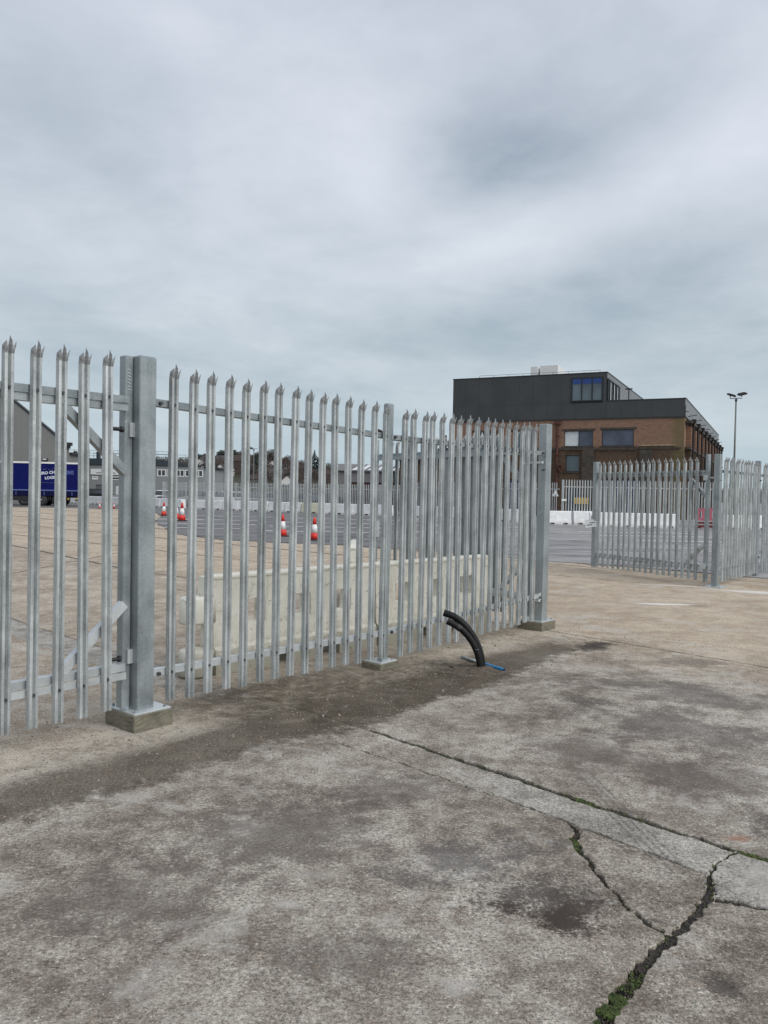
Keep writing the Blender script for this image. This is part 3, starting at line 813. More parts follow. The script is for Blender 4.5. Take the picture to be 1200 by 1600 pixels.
tag(crumb.build('crack_soil', 'crack_soil'), 'dark crumbly soil packed in the cracks of the concrete', 'soil', kind='stuff')
tag(moss.build('moss', 'moss_green', None, True), 'dark green moss growing in the wide cracks of the concrete', 'moss', kind='stuff')
for _ in range(2600):      # loose grit on the surface, thickest along the backfilled trench
    s = rnd.uniform(-1.8, 6.2); q = rnd.gauss(0.55, 0.55)
    p = fp(s, q); blob(grit, p.x, p.y, 0.001, rnd.choice((.003, .004, .004, .005, .006, .008)), rnd)
for _ in range(1400):
    x, y = rnd.uniform(-1.6, 3.2), rnd.uniform(2.2, 8.0)
    blob(grit, x, y, 0.001, rnd.choice((.002, .003, .003, .004, .005)), rnd)
for _ in range(90):
    p = fp(rnd.uniform(-1.6, 5.6), rnd.gauss(0.35, 0.45)); blob(grit, p.x, p.y, 0.003, rnd.uniform(.008, .017), rnd)
tag(grit.build('loose_grit', 'grit'), 'loose grit and small stones scattered over the concrete', 'grit', kind='stuff')

# ------------------------------------------------------------------ palisade parts
PL = 2.33
def pale_mesh():
    prof = [(-0.034, -0.012), (-0.027, 0.012), (-0.017, 0.0135), (-0.010, 0.014), (0.0, -0.006), (0.010, 0.014), (0.017, 0.0135), (0.027, 0.012), (0.034, -0.012)]
    th = 0.003
    N_ = len(prof)
    def two(z, pts, dy=0.0, sx=1.0, cx=0.0):
        fr = [((x - cx) * sx + cx, y + dy, z) for x, y in pts]
        bk = [((x - cx) * sx + cx, y + dy - th, z) for x, y in pts]
        return fr, bk
    mb = MB()
    zc_ = PL - 0.105
    f0, b0 = two(0, prof); f1, b1 = two(zc_, prof)
    vs = f0 + b0 + f1 + b1
    fs = []
    for k in range(N_ - 1):
        fs += [(k, k + 1, 2 * N_ + k + 1, 2 * N_ + k), (N_ + k + 1, N_ + k, 3 * N_ + k, 3 * N_ + k + 1), (k + 1, k, N_ + k, N_ + k + 1)]
    fs += [(0, 2 * N_, 3 * N_, N_), (N_ - 1, 2 * N_ - 1, 4 * N_ - 1, 3 * N_ - 1)]
    mb.add(vs, fs, 0)
    def prong(pts, tips):
        # pts: base points; tips: (dx, dy, z) per base point for the upper outline
        n = len(pts)
        fr = [(x, y, zc_) for x, y in pts]; bk = [(x, y - th, zc_) for x, y in pts]
        ft = [(x + t[0], y + t[1], t[2]) for (x, y), t in zip(pts, tips)]
        bt = [(x, y - th, z) for x, y, z in ft]
        vs = fr + bk + ft + bt; fs = []
        for k in range(n - 1):
            fs += [(k, k + 1, 2 * n + k + 1, 2 * n + k), (n + k + 1, n + k, 3 * n + k, 3 * n + k + 1), (2 * n + k, 2 * n + k + 1, 3 * n + k + 1, 3 * n + k)]
        fs += [(0, 2 * n, 3 * n, n), (n - 1, 2 * n - 1, 4 * n - 1, 3 * n - 1)]
        mb.add(vs, fs, 1)
    prong(prof[2:7], [(0.003, 0.010, PL - 0.062), (0.001, 0.012, PL - 0.034), (0, 0.022, PL), (-0.001, 0.012, PL - 0.034), (-0.003, 0.010, PL - 0.062)])
    prong(prof[0:3], [(-0.006, 0.018, PL - 0.060), (-0.001, 0.024, PL - 0.036), (0.001, 0.012, PL - 0.066)])
    prong([prof[6], prof[7], prof[8]], [(-0.001, 0.012, PL - 0.080), (0.003, 0.026, PL - 0.036), (0.006, 0.018, PL - 0.060)])
    return mb.mesh('pale', ['galv_pale', 'galv_tip'])
PALE = pale_mesh()
_b = MB(); _b.tube([(0, -0.004, 0), (0, 0.010, 0)], [0.010, 0.008], 6)
BOLT = _b.mesh('bolt', 'bolt_steel')
def pales(parent, xs, z0, zr, y=0.0, seed=0, flip=1):
    """xs: positions along local x; z0, zr: functions of x for the foot and for the two rails"""
    rnd = random.Random(seed)
    for x in xs:
        p = place(PALE, 'pale', parent, (x + rnd.uniform(-.004, .004), y, z0(x) + rnd.uniform(-.008, .008)))
        p.rotation_euler = (rnd.uniform(-.004, .004), rnd.uniform(-.006, .006), rnd.uniform(-.05, .05))
        for zz in zr(x):
            place(BOLT, 'bolt', p, (0, 0.006, zz - z0(x)))
def rail(parent, x0, x1, za, zb, h, y0, y1, mat='galv_post', name='rail'):
    """straight rail whose centre height goes from za to zb"""
    m = MB()
    vs = [(x, y, z + s * h / 2) for x, z in ((x0, za), (x1, zb)) for y, s in ((y0, -1), (y1, -1), (y1, 1), (y0, 1))]
    m.add(vs, [(3, 2, 1, 0), (4, 5, 6, 7)] + [(k, (k + 1) % 4, 4 + (k + 1) % 4, 4 + k) for k in range(4)])
    return m.build(name, mat, parent)
def post(parent, x0, x1, y0, y1, z0, z1, plate=None, footing=None, lean=(0, 0), mat='galv_post'):
    p = MB().cbox(0, x1 - x0, 0, y1 - y0, 0, z1 - z0, 0.006)
    p.box(0.008, x1 - x0 - 0.008, 0.008, y1 - y0 - 0.008, z1 - z0 - 0.001, z1 - z0 + 0.003)
    o = p.build('post', mat, parent, loc=(x0, y0, z0))
    o.rotation_euler = (lean[0], lean[1], 0)
    if plate:
        a, c, d, e, zt = plate
        bp = MB().cbox(a, c, d, e, zt - 0.012, zt, 0.003).build('base_plate', 'galv_bright', parent)
        for bx, by in ((a + .03, d + .03), (c - .03, d + .03), (a + .03, e - .03), (c - .03, e - .03)):
            m = MB(); m.tube([(bx, by, zt), (bx, by, zt + 0.009)], 0.011, 6); m.tube([(bx, by, zt + .009), (bx, by, zt + 0.017)], 0.006, 6)
            m.build('anchor_bolt', 'galv_post', bp)
    if footing:
        a, c, d, e, zt = footing
        fo = MB().cbox(a, c, d, e, -0.02, zt, 0.006).build('footing', 'footing_concrete', parent)
        bm = bmesh.new(); bm.from_mesh(fo.data)
        bmesh.ops.subdivide_edges(bm, edges=[ed for ed in bm.edges if ed.calc_length() > .04], cuts=7, use_grid_fill=True)
        rf_ = random.Random(int(a * 100))
        for v in bm.verts:
            if v.co.z < zt - .003: v.co += Vector((rf_.uniform(-.003, .003), rf_.uniform(-.003, .003), 0))
        bm.to_mesh(fo.data); bm.free()
    return o
# local frame of a fence: x along the fence, y towards the outside; world z rotation:
FROT = math.atan2(FD.y, FD.x)      # local +x = FD ; local +y = rotate(FD, +90deg) = -FN
def mirror_y(q): return -q
# so outside is local -y; pales are turned by pi about z.  To keep the builders readable the fence
# is built with x running the other way: local +x = -FD, local +y = FN (outside)
FR2 = math.atan2(-FD.y, -FD.x)
def fx(s): return -s

# ---- main fence: gate post, mid post, end post, two bays
fence = thing('palisade_fence', 'long two-bay galvanised palisade fence on three concrete footings between the gates', 'fence', tuple(FO), FR2)
post(fence, fx(0.13), fx(0.0), -0.11, 0.0, 0.115, 2.50, (fx(0.225), fx(-0.06), -0.27, 0.06, 0.125), (fx(0.235), fx(-0.07), -0.28, 0.07, 0.113), (0, 0.004))
post(fence, fx(2.674), fx(2.590), -0.085, -0.025, 0.065, 2.44, (fx(2.74), fx(2.51), -0.18, 0.03, 0.07), (fx(2.755), fx(2.495), -0.195, 0.04, 0.058), (0, -0.010))
post(fence, fx(5.69), fx(5.56), -0.11, 0.0, 0.105, 2.485, (fx(5.80), fx(5.48), -0.27, 0.045, 0.115), (fx(5.81), fx(5.47), -0.28, 0.05, 0.103), (0, -0.008))
b1 = [0.262 + k * 0.1641 for k in range(15)]
b2 = [2.70 + 0.125 + k * 0.1553 for k in range(17)]
z1 = lambda x: 0.15 - 0.042 * (-x - 0.25) / 2.3
r1 = lambda x: (2.205 - 0.062 * (-x) / 2.5, 0.352 - 0.03 * (-x) / 2.5)
pales(fence, [fx(s) for s in b1], z1, r1, 0.0, 3)
z2 = lambda x: 0.085 + 0.055 * (-x - 2.8) / 2.5
r2 = lambda x: (2.135, 0.325 + 0.075 * (-x - 2.8) / 2.3)
pales(fence, [fx(s) for s in b2], z2, r2, 0.0, 4)
rail(fence, fx(0.13), fx(2.58), 2.205, 2.143, 0.048, -0.030, -0.022)
rail(fence, fx(0.13), fx(2.58), 2.181 + 0.0, 2.119, 0.006, -0.072, -0.030, name='rail_flange')
rail(fence, fx(0.13), fx(2.58), 0.352, 0.322, 0.042, -0.030, -0.022, 'galv_bright')
rail(fence, fx(0.13), fx(2.58), 0.376, 0.346, 0.006, -0.072, -0.022, 'galv_bright', 'rail_flange')
rail(fence, fx(2.67), fx(5.56), 2.137, 2.130, 0.046, -0.030, -0.022)
rail(fence, fx(2.67), fx(5.56), 2.111, 2.104, 0.006, -0.072, -0.030, name='rail_flange')
rail(fence, fx(2.67), fx(5.56), 0.325, 0.412, 0.040, -0.030, -0.022, 'galv_bright')
rail(fence, fx(2.67), fx(5.56), 0.348, 0.435, 0.006, -0.072, -0.022, 'galv_bright', 'rail_flange')
for s, z in ((0.165, 2.20), (0.175, 0.345), (2.545, 2.145), (2.71, 2.137), (2.71, 0.325), (5.52, 2.13), (5.52, 0.40)):
    m = MB(); m.tube([(fx(s), -0.03, z), (fx(s), 0.0, z)], [0.016, 0.013], 6)
    m.build('rail_bolt', 'bolt_steel', fence)
for s in (5.54,):
    m = MB(); m.box(fx(s + 0.02), fx(s - 0.035), -0.026, -0.018, 0.36, 0.45); m.build('cleat', 'galv_bright', fence)
m = MB()
for z, a, w_ in ((1.93, 0.03, .05), (1.936, .055, .03)):
    m.box(fx(5.5595), fx(5.5590), -0.09 + a, -0.09 + a + w_ * .8, z - .006, z + .004)
m.build('ink_mark', 'dark_print', fence)

# ---- gate leaf builder. local x from hinge stile (0) to leading stile (L), local +y = pale side
def gate_leaf(root, L, n_p, x_first, pitch, z0, rails, stile_w=0.06, hinge_top=2.50, lead_top=2.45, hinge_bot=0.14, lead_bot=0.06, mid=None, sign=1, braces=True, seed=1, stile_y=(-0.10, -0.03)):
    S = sign
    X = lambda a: S * a
    def sbox(a, c, y0, y1, z0_, z1_, name, mat='galv_post'):
        lo, hi = min(X(a), X(c)), max(X(a), X(c))
        return MB().cbox(lo, hi, y0, y1, z0_, z1_, 0.004).build(name, mat, root)
    hs = sbox(0, 0.06, *stile_y, hinge_bot, hinge_top, 'hinge_stile')
    ls = sbox(L - stile_w, L, -0.10, -0.03 if stile_w < .1 else 0.012, lead_bot, lead_top, 'leading_stile')
    (ta, tb), (ba, bb) = rails        # (angle centre, box centre) of the top and bottom rail
    for nm, za, ya, yb, hh in (('rail', tb, -0.095, -0.035, 0.05), ('pale_angle', ta, -0.028, -0.022, 0.046), ('rail', bb, -0.095, -0.035, 0.05), ('pale_angle', ba, -0.028, -0.022, 0.046)):
        lo, hi = min(X(0.061), X(L - stile_w)), max(X(0.061), X(L - stile_w))
        rail(root, lo, hi, za, za, hh, ya, yb, 'galv_post' if za > 1 else 'galv_bright', nm)
    if braces:
        for (xa, xb, za, zb) in ((0.50, 0.061, tb - 0.03, tb - 0.43), (0.50, 0.061, bb + 0.03, bb + 0.42)):
            m = MB(); m.bar((X(xa), -0.066, za), (X(xb), -0.066, zb), 0.055, 0.055, (0, 1, 0))
            m.build('corner_brace', 'galv_post' if za > 1 else 'galv_bright', root)
    if mid:
        sbox(mid - 0.03, mid + 0.03, -0.09, -0.04, bb + 0.026, tb - 0.026, 'middle_stile')
    pales(root, [X(x_first + k * pitch) for k in range(n_p)], lambda x: z0, lambda x: (ta, ba), 0.0, seed)
    return hs, ls
# closed leaf at the left edge of the picture, hung on the first post
gl = thing('palisade_gate', 'closed galvanised palisade gate leaf cut off by the left edge, with corner braces', 'gate', tuple(fp(-0.012)), FR2)
hs, ls = gate_leaf(gl, 3.2, 19, 0.213, 0.165, 0.168, ((2.201, 2.153), (0.372, 0.425)), seed=5, stile_y=(-0.145, -0.075))
for z in (2.005, 0.485):
    m = MB(); m.box(-0.010, 0.03, -0.074, -0.055, z - 0.045, z + 0.05); m.build('hinge_block', 'galv_bright', gl)
    m = MB(); m.tube([(0.09, -0.055, z), (0.20, -0.055, z)], 0.013, 8); m.tube([(0.085, -0.055, z), (0.105, -0.055, z)], 0.021, 6); m.build('hinge_bolt', 'black_rubber', gl)
m = MB()
for k in range(7):
    m.bar((0.020, -0.0735, 2.27 + k * 0.022), (0.040, -0.0735, 2.277 + k * 0.022), 0.006, 0.006)
m.build('stamped_mark', 'galv_bright', hs)

def leaf_at(hx, hy, lx, ly, pale_right, label, **kw):
    """pale side is on the right of the hinge-to-lead direction (pale_right) or on the left"""
    d = Vector((lx - hx, ly - hy, 0)); L = d.length
    if not pale_right:          # local +x = d, +y = left of d
        t_ = thing('palisade_gate', label, 'gate', (hx, hy, 0), math.atan2(d.y, d.x))
        kw['sign'] = 1
    else:
        t_ = thing('palisade_gate', label, 'gate', (hx, hy, 0), math.atan2(-d.y, -d.x))
        kw['sign'] = -1
    return t_, L, gate_leaf(t_, L, **kw)
# the two open leaves of the wide entrance
LG, LL, (h1_, l1_) = leaf_at(1.83, 9.78, -0.10, 12.60, True, 'open palisade gate leaf swung back behind the fence bay, box rails facing out',
                     n_p=19, x_first=0.19, pitch=0.160, z0=0.12, rails=((2.20, 2.15), (0.34, 0.395)), mid=1.65, hinge_top=2.45, seed=8)
m = MB(); m.box(-LL - 0.004, -LL + 0.10, -0.19, -0.03, 1.17, 1.185); m.box(-LL - 0.004, -LL + 0.10, -0.19, -0.03, 0.93, 0.945); m.box(-LL + 0.085, -LL + 0.10, -0.19, -0.03, 0.945, 1.17)
m.build('slide_latch', 'galv_bright', LG)
m = MB(); m.box(-LL + 0.012, -LL + 0.06, -0.16, -0.112, 0.60, 1.10); m.build('drop_bolt', 'galv_post', LG)
RG, RL, (h2_, l2_) = leaf_at(6.02, 14.97, 4.67, 17.92, False, 'open palisade gate leaf at the right with a white notice plate on its free edge',
                     n_p=18, x_first=0.22, pitch=0.165, z0=0.085, rails=((2.14, 2.085), (0.30, 0.355)), mid=1.28, hinge_top=2.46, hinge_bot=0.05, lead_top=2.40, seed=9, stile_w=0.11)
for o in (LG, RG):
    S = -1 if o is LG else 1
    for z in (2.02, 0.36):
        m = MB(); m.box(*(sorted((S * -0.20, S * 0.10))), -0.085, -0.055, z - 0.012, z + 0.012)
        m.box(*(sorted((S * -0.005, S * 0.09))), -0.028, -0.012, z - 0.05, z + 0.05)
        m.build('hinge', 'galv_bright', o)
m = MB(); m.box(RL - 0.10, RL + 0.02, -0.028, 0.02, 0.93, 1.20); m.build('lock_box', 'galv_post', RG)
pm = MB(); Mx = Matrix.Translation((RL - 0.07, 0.10, 1.03)) @ Matrix.Rotation(R(51), 4, 'Z') @ Matrix.Rotation(R(-58), 4, 'X') @ Matrix.Rotation(R(10), 4, 'Z')
pm.box(-0.12, 0.12, -0.10, 0.10, -0.004, 0.004, 0, Mx)
plate_o = pm.build('notice_plate', 'white_paint', RG)
pm = MB()
for k, (a, c) in enumerate(((-.03, .09), (-.10, .02))):
    pm.box(a, c, 0.03 - k * .05, 0.05 - k * .05, 0.0042, 0.005, 0, Mx)
pm.build('print', 'dark_print', plate_o)
m = MB(); m.box(RL - 0.045, RL - 0.015, -0.03, 0.10, 0.985, 1.0); m.build('plate_arm', 'galv_post', RG)

# ---- fence to the right of the entrance
s0 = 12.15
fr = thing('palisade_fence', 'galvanised palisade fence running off the right edge from the far gate post', 'fence', tuple(fp(s0)), FR2)
post(fr, -0.13, 0, -0.11, 0.0, 0.012, 2.45, (-0.26, 0.13, -0.24, 0.11, 0.012), None, (0, 0.002))
MB().box(-0.131, 0.001, -0.111, 0.001, 1.965, 1.973).build('weld_line', 'dark_print', fr)
for k in range(3):
    x0 = -2.70 - 2.75 * k
    post(fr, x0 - 0.10, x0, -0.125, -0.025, 0.0, 2.44)
    xs = [-(0.29 + j * 0.1745) - 2.75 * k - (0.0 if k == 0 else -0.08) for j in range(14 if k == 0 else 15)]
    pales(fr, xs, lambda x: 0.09, lambda x: (2.145, 0.315), 0.0, 30 + k)
    xa = -0.13 if k == 0 else x0 + 2.75 - 0.10
    for z, mt in ((2.145, 'galv_post'), (0.315, 'galv_bright')):
        rail(fr, x0, xa, z, z, 0.045, -0.030, -0.022, mt)
        rail(fr, x0, xa, z + (0.025 if z < 1 else -.025), z + (0.025 if z < 1 else -.025), 0.006, -0.072, -0.022 if z < 1 else -0.03, mt, 'rail_flange')
    for z in (2.03, 0.42):
        m = MB(); m.tube([(x0 + 0.03 - .08, -0.03, z), (x0 + 0.03 - .08, 0.0, z)], [0.018, 0.015], 6); m.build('rail_bolt', 'bolt_steel', fr)

# ------------------------------------------------------------------ cream water-filled style concrete barriers
def vary(o, z0=None):
    return o
def cream_barrier(loc, rz, label, lug_left=True, Lb=2.03):
    t_ = thing('concrete_barrier', label, 'barrier', loc, rz, None)
    hs_ = [(0.31, 0.575), (0.87, 1.135), (1.425, 1.69)]
    xs = [0, 0.06, 0.31, 0.575, 0.70, 0.86, 0.87, 1.135, 1.25, 1.425, 1.49, 1.69, 1.97, Lb]
    xs = sorted(set(xs))
    zs = [0, 0.115, 0.215, 0.245, 0.42, 0.64, 0.845, 0.872]
    def hole(x, z):
        if 0.42 < z < 0.64 and any(a < x < c for a, c in hs_): return True
        if z < 0.115 and (0.70 < x < 0.86 or 1.25 < x < 1.49): return True
        return False
    prof = {0: -0.060, 0.115: -0.058, 0.215: -0.052, 0.245: -0.022, 0.42: -0.012, 0.64: -0.004, 0.845: 0.0, 0.872: 0.018}
    yf = lambda z: prof[z]
    yb = lambda z: 0.15 - prof[z]
    MB().grid(xs, zs, hole, yf, yb).build('body', 'cream_barrier', t_)
    # top rim lip
    MB().cbox(0.0, Lb, -0.010, 0.160, 0.838, 0.864, 0.006).build('top_rim', 'cream_barrier', t_)
    if lug_left:
        for z0_, z1_, r_ in ((0.46, 0.69, 0.125), (0.005, 0.235, 0.13)):
            m = MB(); m.lathe([(r_, z0_), (r_ + .004, z0_ + .02), (r_, z1_ - .02), (r_ - .02, z1_)], 20, Matrix.Translation((-0.14, 0.075, 0)))
            m.box(-0.14, 0.01, -0.03, 0.18, z0_ + .005, z1_ - .012)
            m.build('coupling_lug', 'cream_barrier', t_, True)
        MB().box(-0.06, -0.001, 0.005, 0.145, 0.691, 0.858).build('end_block', 'cream_barrier', t_)
        MB().box(-0.03, -0.001, 0.01, 0.14, 0.236, 0.459).build('end_recess', 'cream_barrier', t_)
    else:
        for z0_, z1_ in ((0.26, 0.42), (0.66, 0.70)):
            MB().box(-0.012, -0.001, 0.01, 0.14, z0_, z1_).build('end_lip', 'cream_barrier', t_)
    return t_
brz = math.atan2(0.733, 0.68)
B0 = Vector((-1.53, 6.90, 0)); BD = Vector((0.68, 0.733, 0))
cream_barrier(tuple(B0 + BD * 0.08), brz, 'stained cream barrier behind the first fence bay, round coupling lug at its free end')
cream_barrier(tuple(B0 + BD * 2.14 + Vector((0.733, -0.68, 0)) * 0.0), brz, 'cleaner cream barrier behind the black ducts, under the swung-back gate leaf', False)
cream_barrier((-0.32, 10.75, 0), math.pi / 2 + 0.02, 'cream barrier mostly hidden behind the other two, seen end-on past the mid post', False, 1.97)

# ------------------------------------------------------------------ ducts and blue pipe
def arc(base, pts):
    return [Vector(base) + Vector(p) for p in pts]
def spline(pts, n=8):
    P = [Vector(p) for p in pts]; out = []
    for i in range(len(P) - 1):
        p0, p1, p2, p3 = P[max(i - 1, 0)], P[i], P[i + 1], P[min(i + 2, len(P) - 1)]
        for k in range(n):
            u = k / n
            out.append(0.5 * ((2 * p1) + (-p0 + p2) * u + (2 * p0 - 5 * p1 + 4 * p2 - p3) * u * u + (-p0 + 3 * p1 - 3 * p2 + p3) * u ** 3))
    return out + [P[-1]]
def duct(path, r, label):
    t_ = thing('black_duct', label, 'duct', (path[0][0], path[0][1], 0))
    b_ = Vector((path[0][0], path[0][1], 0))
    pts = spline([Vector(p) - b_ for p in path])
    m = MB(); n = 12
    m.tube(pts, r, n, caps=False)
    m.tube(list(reversed(pts[-3:])), r * 0.82, n, caps=False)
    # rim joining outer and inner wall, black disc for the shade inside
    m.build('outer_wall', 'duct_black', t_, True)
    e = pts[-1]; a = (pts[-1] - pts[-2]).normalized()
    rm = MB(); rm.tube([e - a * 0.004, e], [r * 1.01, r * 1.01], n, False); rm.tube([e, e - a * .03], [r * 1.01, r * 0.8], n, False)
    rm.build('cut_rim', 'duct_black', t_)
    fl = MB(); fl.tube([e - a * 0.05, e - a * 0.045], r * .83, n); fl.build('inner_shade', 'black_rubber', t_)
    return t_
duct([(0.945, 7.42, -0.02), (0.925, 7.42, 0.13), (0.868, 7.425, 0.275), (0.775, 7.435, 0.40), (0.675, 7.45, 0.475), (0.578, 7.47, 0.508)], 0.0325, 'upper of two black ducts curving out of the soil, longer and higher end')
dd = duct([(0.925, 7.385, -0.02), (0.900, 7.385, 0.12), (0.842, 7.385, 0.25), (0.750, 7.39, 0.360), (0.672, 7.40, 0.410), (0.606, 7.41, 0.440)], 0.031, 'lower of two black ducts curving out of the soil, taped near its end')
m = MB(); m.tube([(-0.195, 0.004, 0.372), (-0.225, 0.01, 0.395)], 0.033, 12, False)
m.build('tape_wrap', 'black_rubber', dd)
m = MB(); m.tube([(-0.06, -0.03, 0.19), (-0.025, -0.028, 0.19)], 0.0012, 5); m.tube([(-0.20, 0.0, 0.33), (-0.225, 0.01, 0.285)], 0.0012, 5)
m.build('cable_tie', 'pipe_grey', dd)
mo = MB(); rnd = random.Random(17); n_, rr_ = 22, [0.0, .05, .09, .14, .20, .27]
vs = [(0, 0, .028)]
for r_ in rr_[1:]:
    for k in range(n_):
        a = 6.283 * k / n_; q = r_ * rnd.uniform(.82, 1.2)
        vs.append((q * math.cos(a) * 1.25, q * math.sin(a), max(-.004, .028 * (1 - r_ / .24) + rnd.uniform(-.006, .008)) if r_ < .26 else -.006))
fs = [(0, 1 + k, 1 + (k + 1) % n_) for k in range(n_)]
for j_ in range(len(rr_) - 2):
    fs += [(1 + j_ * n_ + k, 1 + (j_ + 1) * n_ + k, 1 + (j_ + 1) * n_ + (k + 1) % n_, 1 + j_ * n_ + (k + 1) % n_) for k in range(n_)]
mo.add(vs, fs)
for _ in range(150):
    a = rnd.uniform(0, 6.283); q = abs(rnd.gauss(0, .14)); blob(mo, q * math.cos(a) * 1.3, q * math.sin(a), max(.0, .024 * (1 - q / .22)), rnd.uniform(.004, .011), rnd)
tag(mo.build('soil_heap', 'backfill', None, False, (0.93, 7.40, 0.0)), 'small heap of crumbly brown soil packed round the foot of the black ducts', 'soil', kind='stuff')
pA, pB = Vector((0.795, 7.86, 0.018)), Vector((1.125, 7.28, 0.020))
bp = thing('water_pipe', 'short blue plastic water pipe lying on the soil behind the black ducts', 'pipe', tuple(pA))
dv = pB - pA
m = MB(); m.tube([(0, 0, 0), tuple(dv * 0.48)], 0.0155, 10); m.build('faded_end', 'pipe_grey', bp, True)
m = MB(); m.tube([tuple(dv * 0.48), tuple(dv)], 0.0155, 10, False); m.tube([tuple(dv), tuple(dv * 0.97)], [0.0155, 0.011], 10, False); m.build('blue_length', 'pipe_blue', bp, True)
m = MB(); m.tube([tuple(dv * 0.985), tuple(dv * 0.98)], 0.0115, 10); m.build('bore_shade', 'black_rubber', bp)  # black disc, shade inside the pipe given as colour

# ------------------------------------------------------------------ traffic cones
def cone(x, y, h, label, red='cone_red', rz=0.0, z=0.022):
    s = h / 0.75
    t_ = thing('traffic_cone', label, 'cone', (x, y, z), rz, 'traffic cones on the tarmac')
    m = MB(); m.cbox(-.21 * s, .21 * s, -.21 * s, .21 * s, 0, .035 * s, .015 * s); m.build('base', 'black_rubber', t_)
    rr = lambda zz: (0.150 - (0.150 - 0.032) * (zz - .035) / .715) * s
    def band(za, zb, nm, mt, tip=False):
        pr = [(rr(za), za * s), (rr(zb), zb * s)]
        if tip: pr += [(rr(zb) * .8, zb * s + .004 * s)]
        mm = MB(); mm.lathe(pr, 16); return mm.build(nm, mt, t_, True)
    band(.035, .245, 'lower_body', red)
    band(.245, .52, 'reflective_sleeve', 'cone_white')
    band(.52, .75, 'upper_body', red, True)
    return t_
cone(-2.28, 26.35, 0.75, 'nearest red and white traffic cone, fully seen between two pales')
cone(-3.56, 28.2, 0.77, 'red and white cone half hidden by a pale, left of the nearest cone', rz=.3)
cone(-10.15, 40.2, 0.92, 'red and white cone at the tarmac corner, front one of the close pair', rz=.2)
cone(-11.0, 42.3, 0.92, 'red and white cone at the tarmac corner, rear one of the close pair', rz=.5)
cone(-13.1, 47.6, 0.80, 'lone red and white cone beside the thick gate post', rz=.1)
cone(-21.9, 61.6, 0.50, 'small pinkish cone left of the gate stile, near the white blocks', 'cone_pink')
cone(-20.9, 61.9, 0.46, 'small red cone just right of the pinkish one by the far blocks', 'cone_red')

# ------------------------------------------------------------------ white concrete blocks and far fences
def block_mesh(L=1.5, H=0.76, D=0.55):
    xs = [0, .22, .50, L - .50, L - .22, L]
    zs = [0, .09, .30, H - .03, H]
    pr = {0: 0.0, .09: 0.0, .30: 0.045, H - .03: 0.075, H: 0.10}
    m = MB()
    m.grid(xs, zs, lambda x, z: z < .09 and (.22 < x < .50 or L - .50 < x < L - .22), lambda z: pr[z], lambda z: D - pr[z])
    return m
BLK = block_mesh().mesh('concrete_block', 'white_block')
BLKY = block_mesh().mesh('concrete_block', 'yellow_block')
def block(p, rz, label=None, me=None, z=0.022):
    o = place(me or BLK, 'concrete_block', None, (p[0], p[1], z), rz)
    tag(o, label or 'white concrete block in the long row along the far palisade fence', 'concrete block', 'white blocks along the far fence')
    return o
def row(p, q, L=1.5, gap=0.06, label=None, special=None, skip=()):
    p, q = Vector((*p, 0)), Vector((*q, 0)); d = (q - p); n = int(d.length / (L + gap)); d.normalize()
    rz = math.atan2(d.y, d.x)
    rnd = random.Random(int(p.x * 10))
    for k in range(n):
        if k in skip: continue
        a = p + d * (k * (L + gap))
        sp_ = special.get(k) if special else None
        block((a.x + rnd.uniform(-.04, .04), a.y + rnd.uniform(-.05, .05)), rz + rnd.uniform(-.015, .015), sp_[0] if sp_ else label, sp_[1] if sp_ else None)
row((-31, 79.0), (-16.2, 66.0), label='white concrete block in the farthest row, in front of the grey office block')
row((-15.6, 65.3), (1.0, 55.4), special={7: ('yellowish concrete block among the white ones of the far row', BLKY)})
row((1.4, 54.6), (9.0, 47.0), label='white concrete block seen between the crowded pales of the second bay')
block((9.25, 45.6), 0.10, 'white concrete block standing alone in the open gateway, faint marks near its top')
row((11.25, 43.6), (17.0, 42.9), special={k: (w + ' of the three white blocks behind the right open gate leaf', None) for k, w in enumerate(('leftmost', 'middle', 'rightmost'))})
row((18.6, 43.2), (27.0, 43.6), label='white concrete block seen through the fence at the right edge')
block((11.0, 46.2), 0.05, 'white concrete block set back behind the row, left of the right gate leaf')

def far_pale():
    L = 2.0
    m = MB()
    w = .034
    m.add([(-w, -.01, 0), (0, .015, 0), (w, -.01, 0), (-w, -.01, 1.0), (0, .015, 1.0), (w, -.01, 1.0), (0, .01, 1.035)],
          [(0, 1, 4, 3), (1, 2, 5, 4), (2, 0, 3, 5), (3, 4, 6), (4, 5, 6), (5, 3, 6), (2, 1, 0)])
    return m.mesh('pale', 'galv_far')
FPALE = far_pale()
def far_fence(p, q, H, label, zb=0.06, gates=()):
    p, q = Vector((*p, 0)), Vector((*q, 0)); d = q - p; L = d.length
    t_ = thing('palisade_fence', label, 'fence', (p.x, p.y, 0.022), math.atan2(d.y, d.x))
    n = int(L / .155)
    for k in range(n):
        o = place(FPALE, 'pale', t_, (k * .155 + .05, 0, zb))
        o.scale = (1, -1, H - zb)
    for z in (H * .86, 0.32):
        MB().box(0, L, 0.015, 0.06, z - .025, z + .025).build('rail', 'galv_far', t_)
    for k in range(int(L / 2.75) + 1):
        MB().box(k * 2.75 - .04, k * 2.75 + .04, 0.02, 0.10, 0, H + .05).build('post', 'galv_far', t_)
    return t_
far_fence((-19.3, 69.6), (1.9, 57.2), 2.15, 'far palisade fence behind the white blocks at the middle of the yard')
far_fence((2.0, 57.0), (10.2, 46.8), 2.35, 'far palisade fence angled back beside the big brick building')
far_fence((10.4, 46.7), (29.0, 45.6), 2.52, 'far palisade fence across the foot of the big brick building')

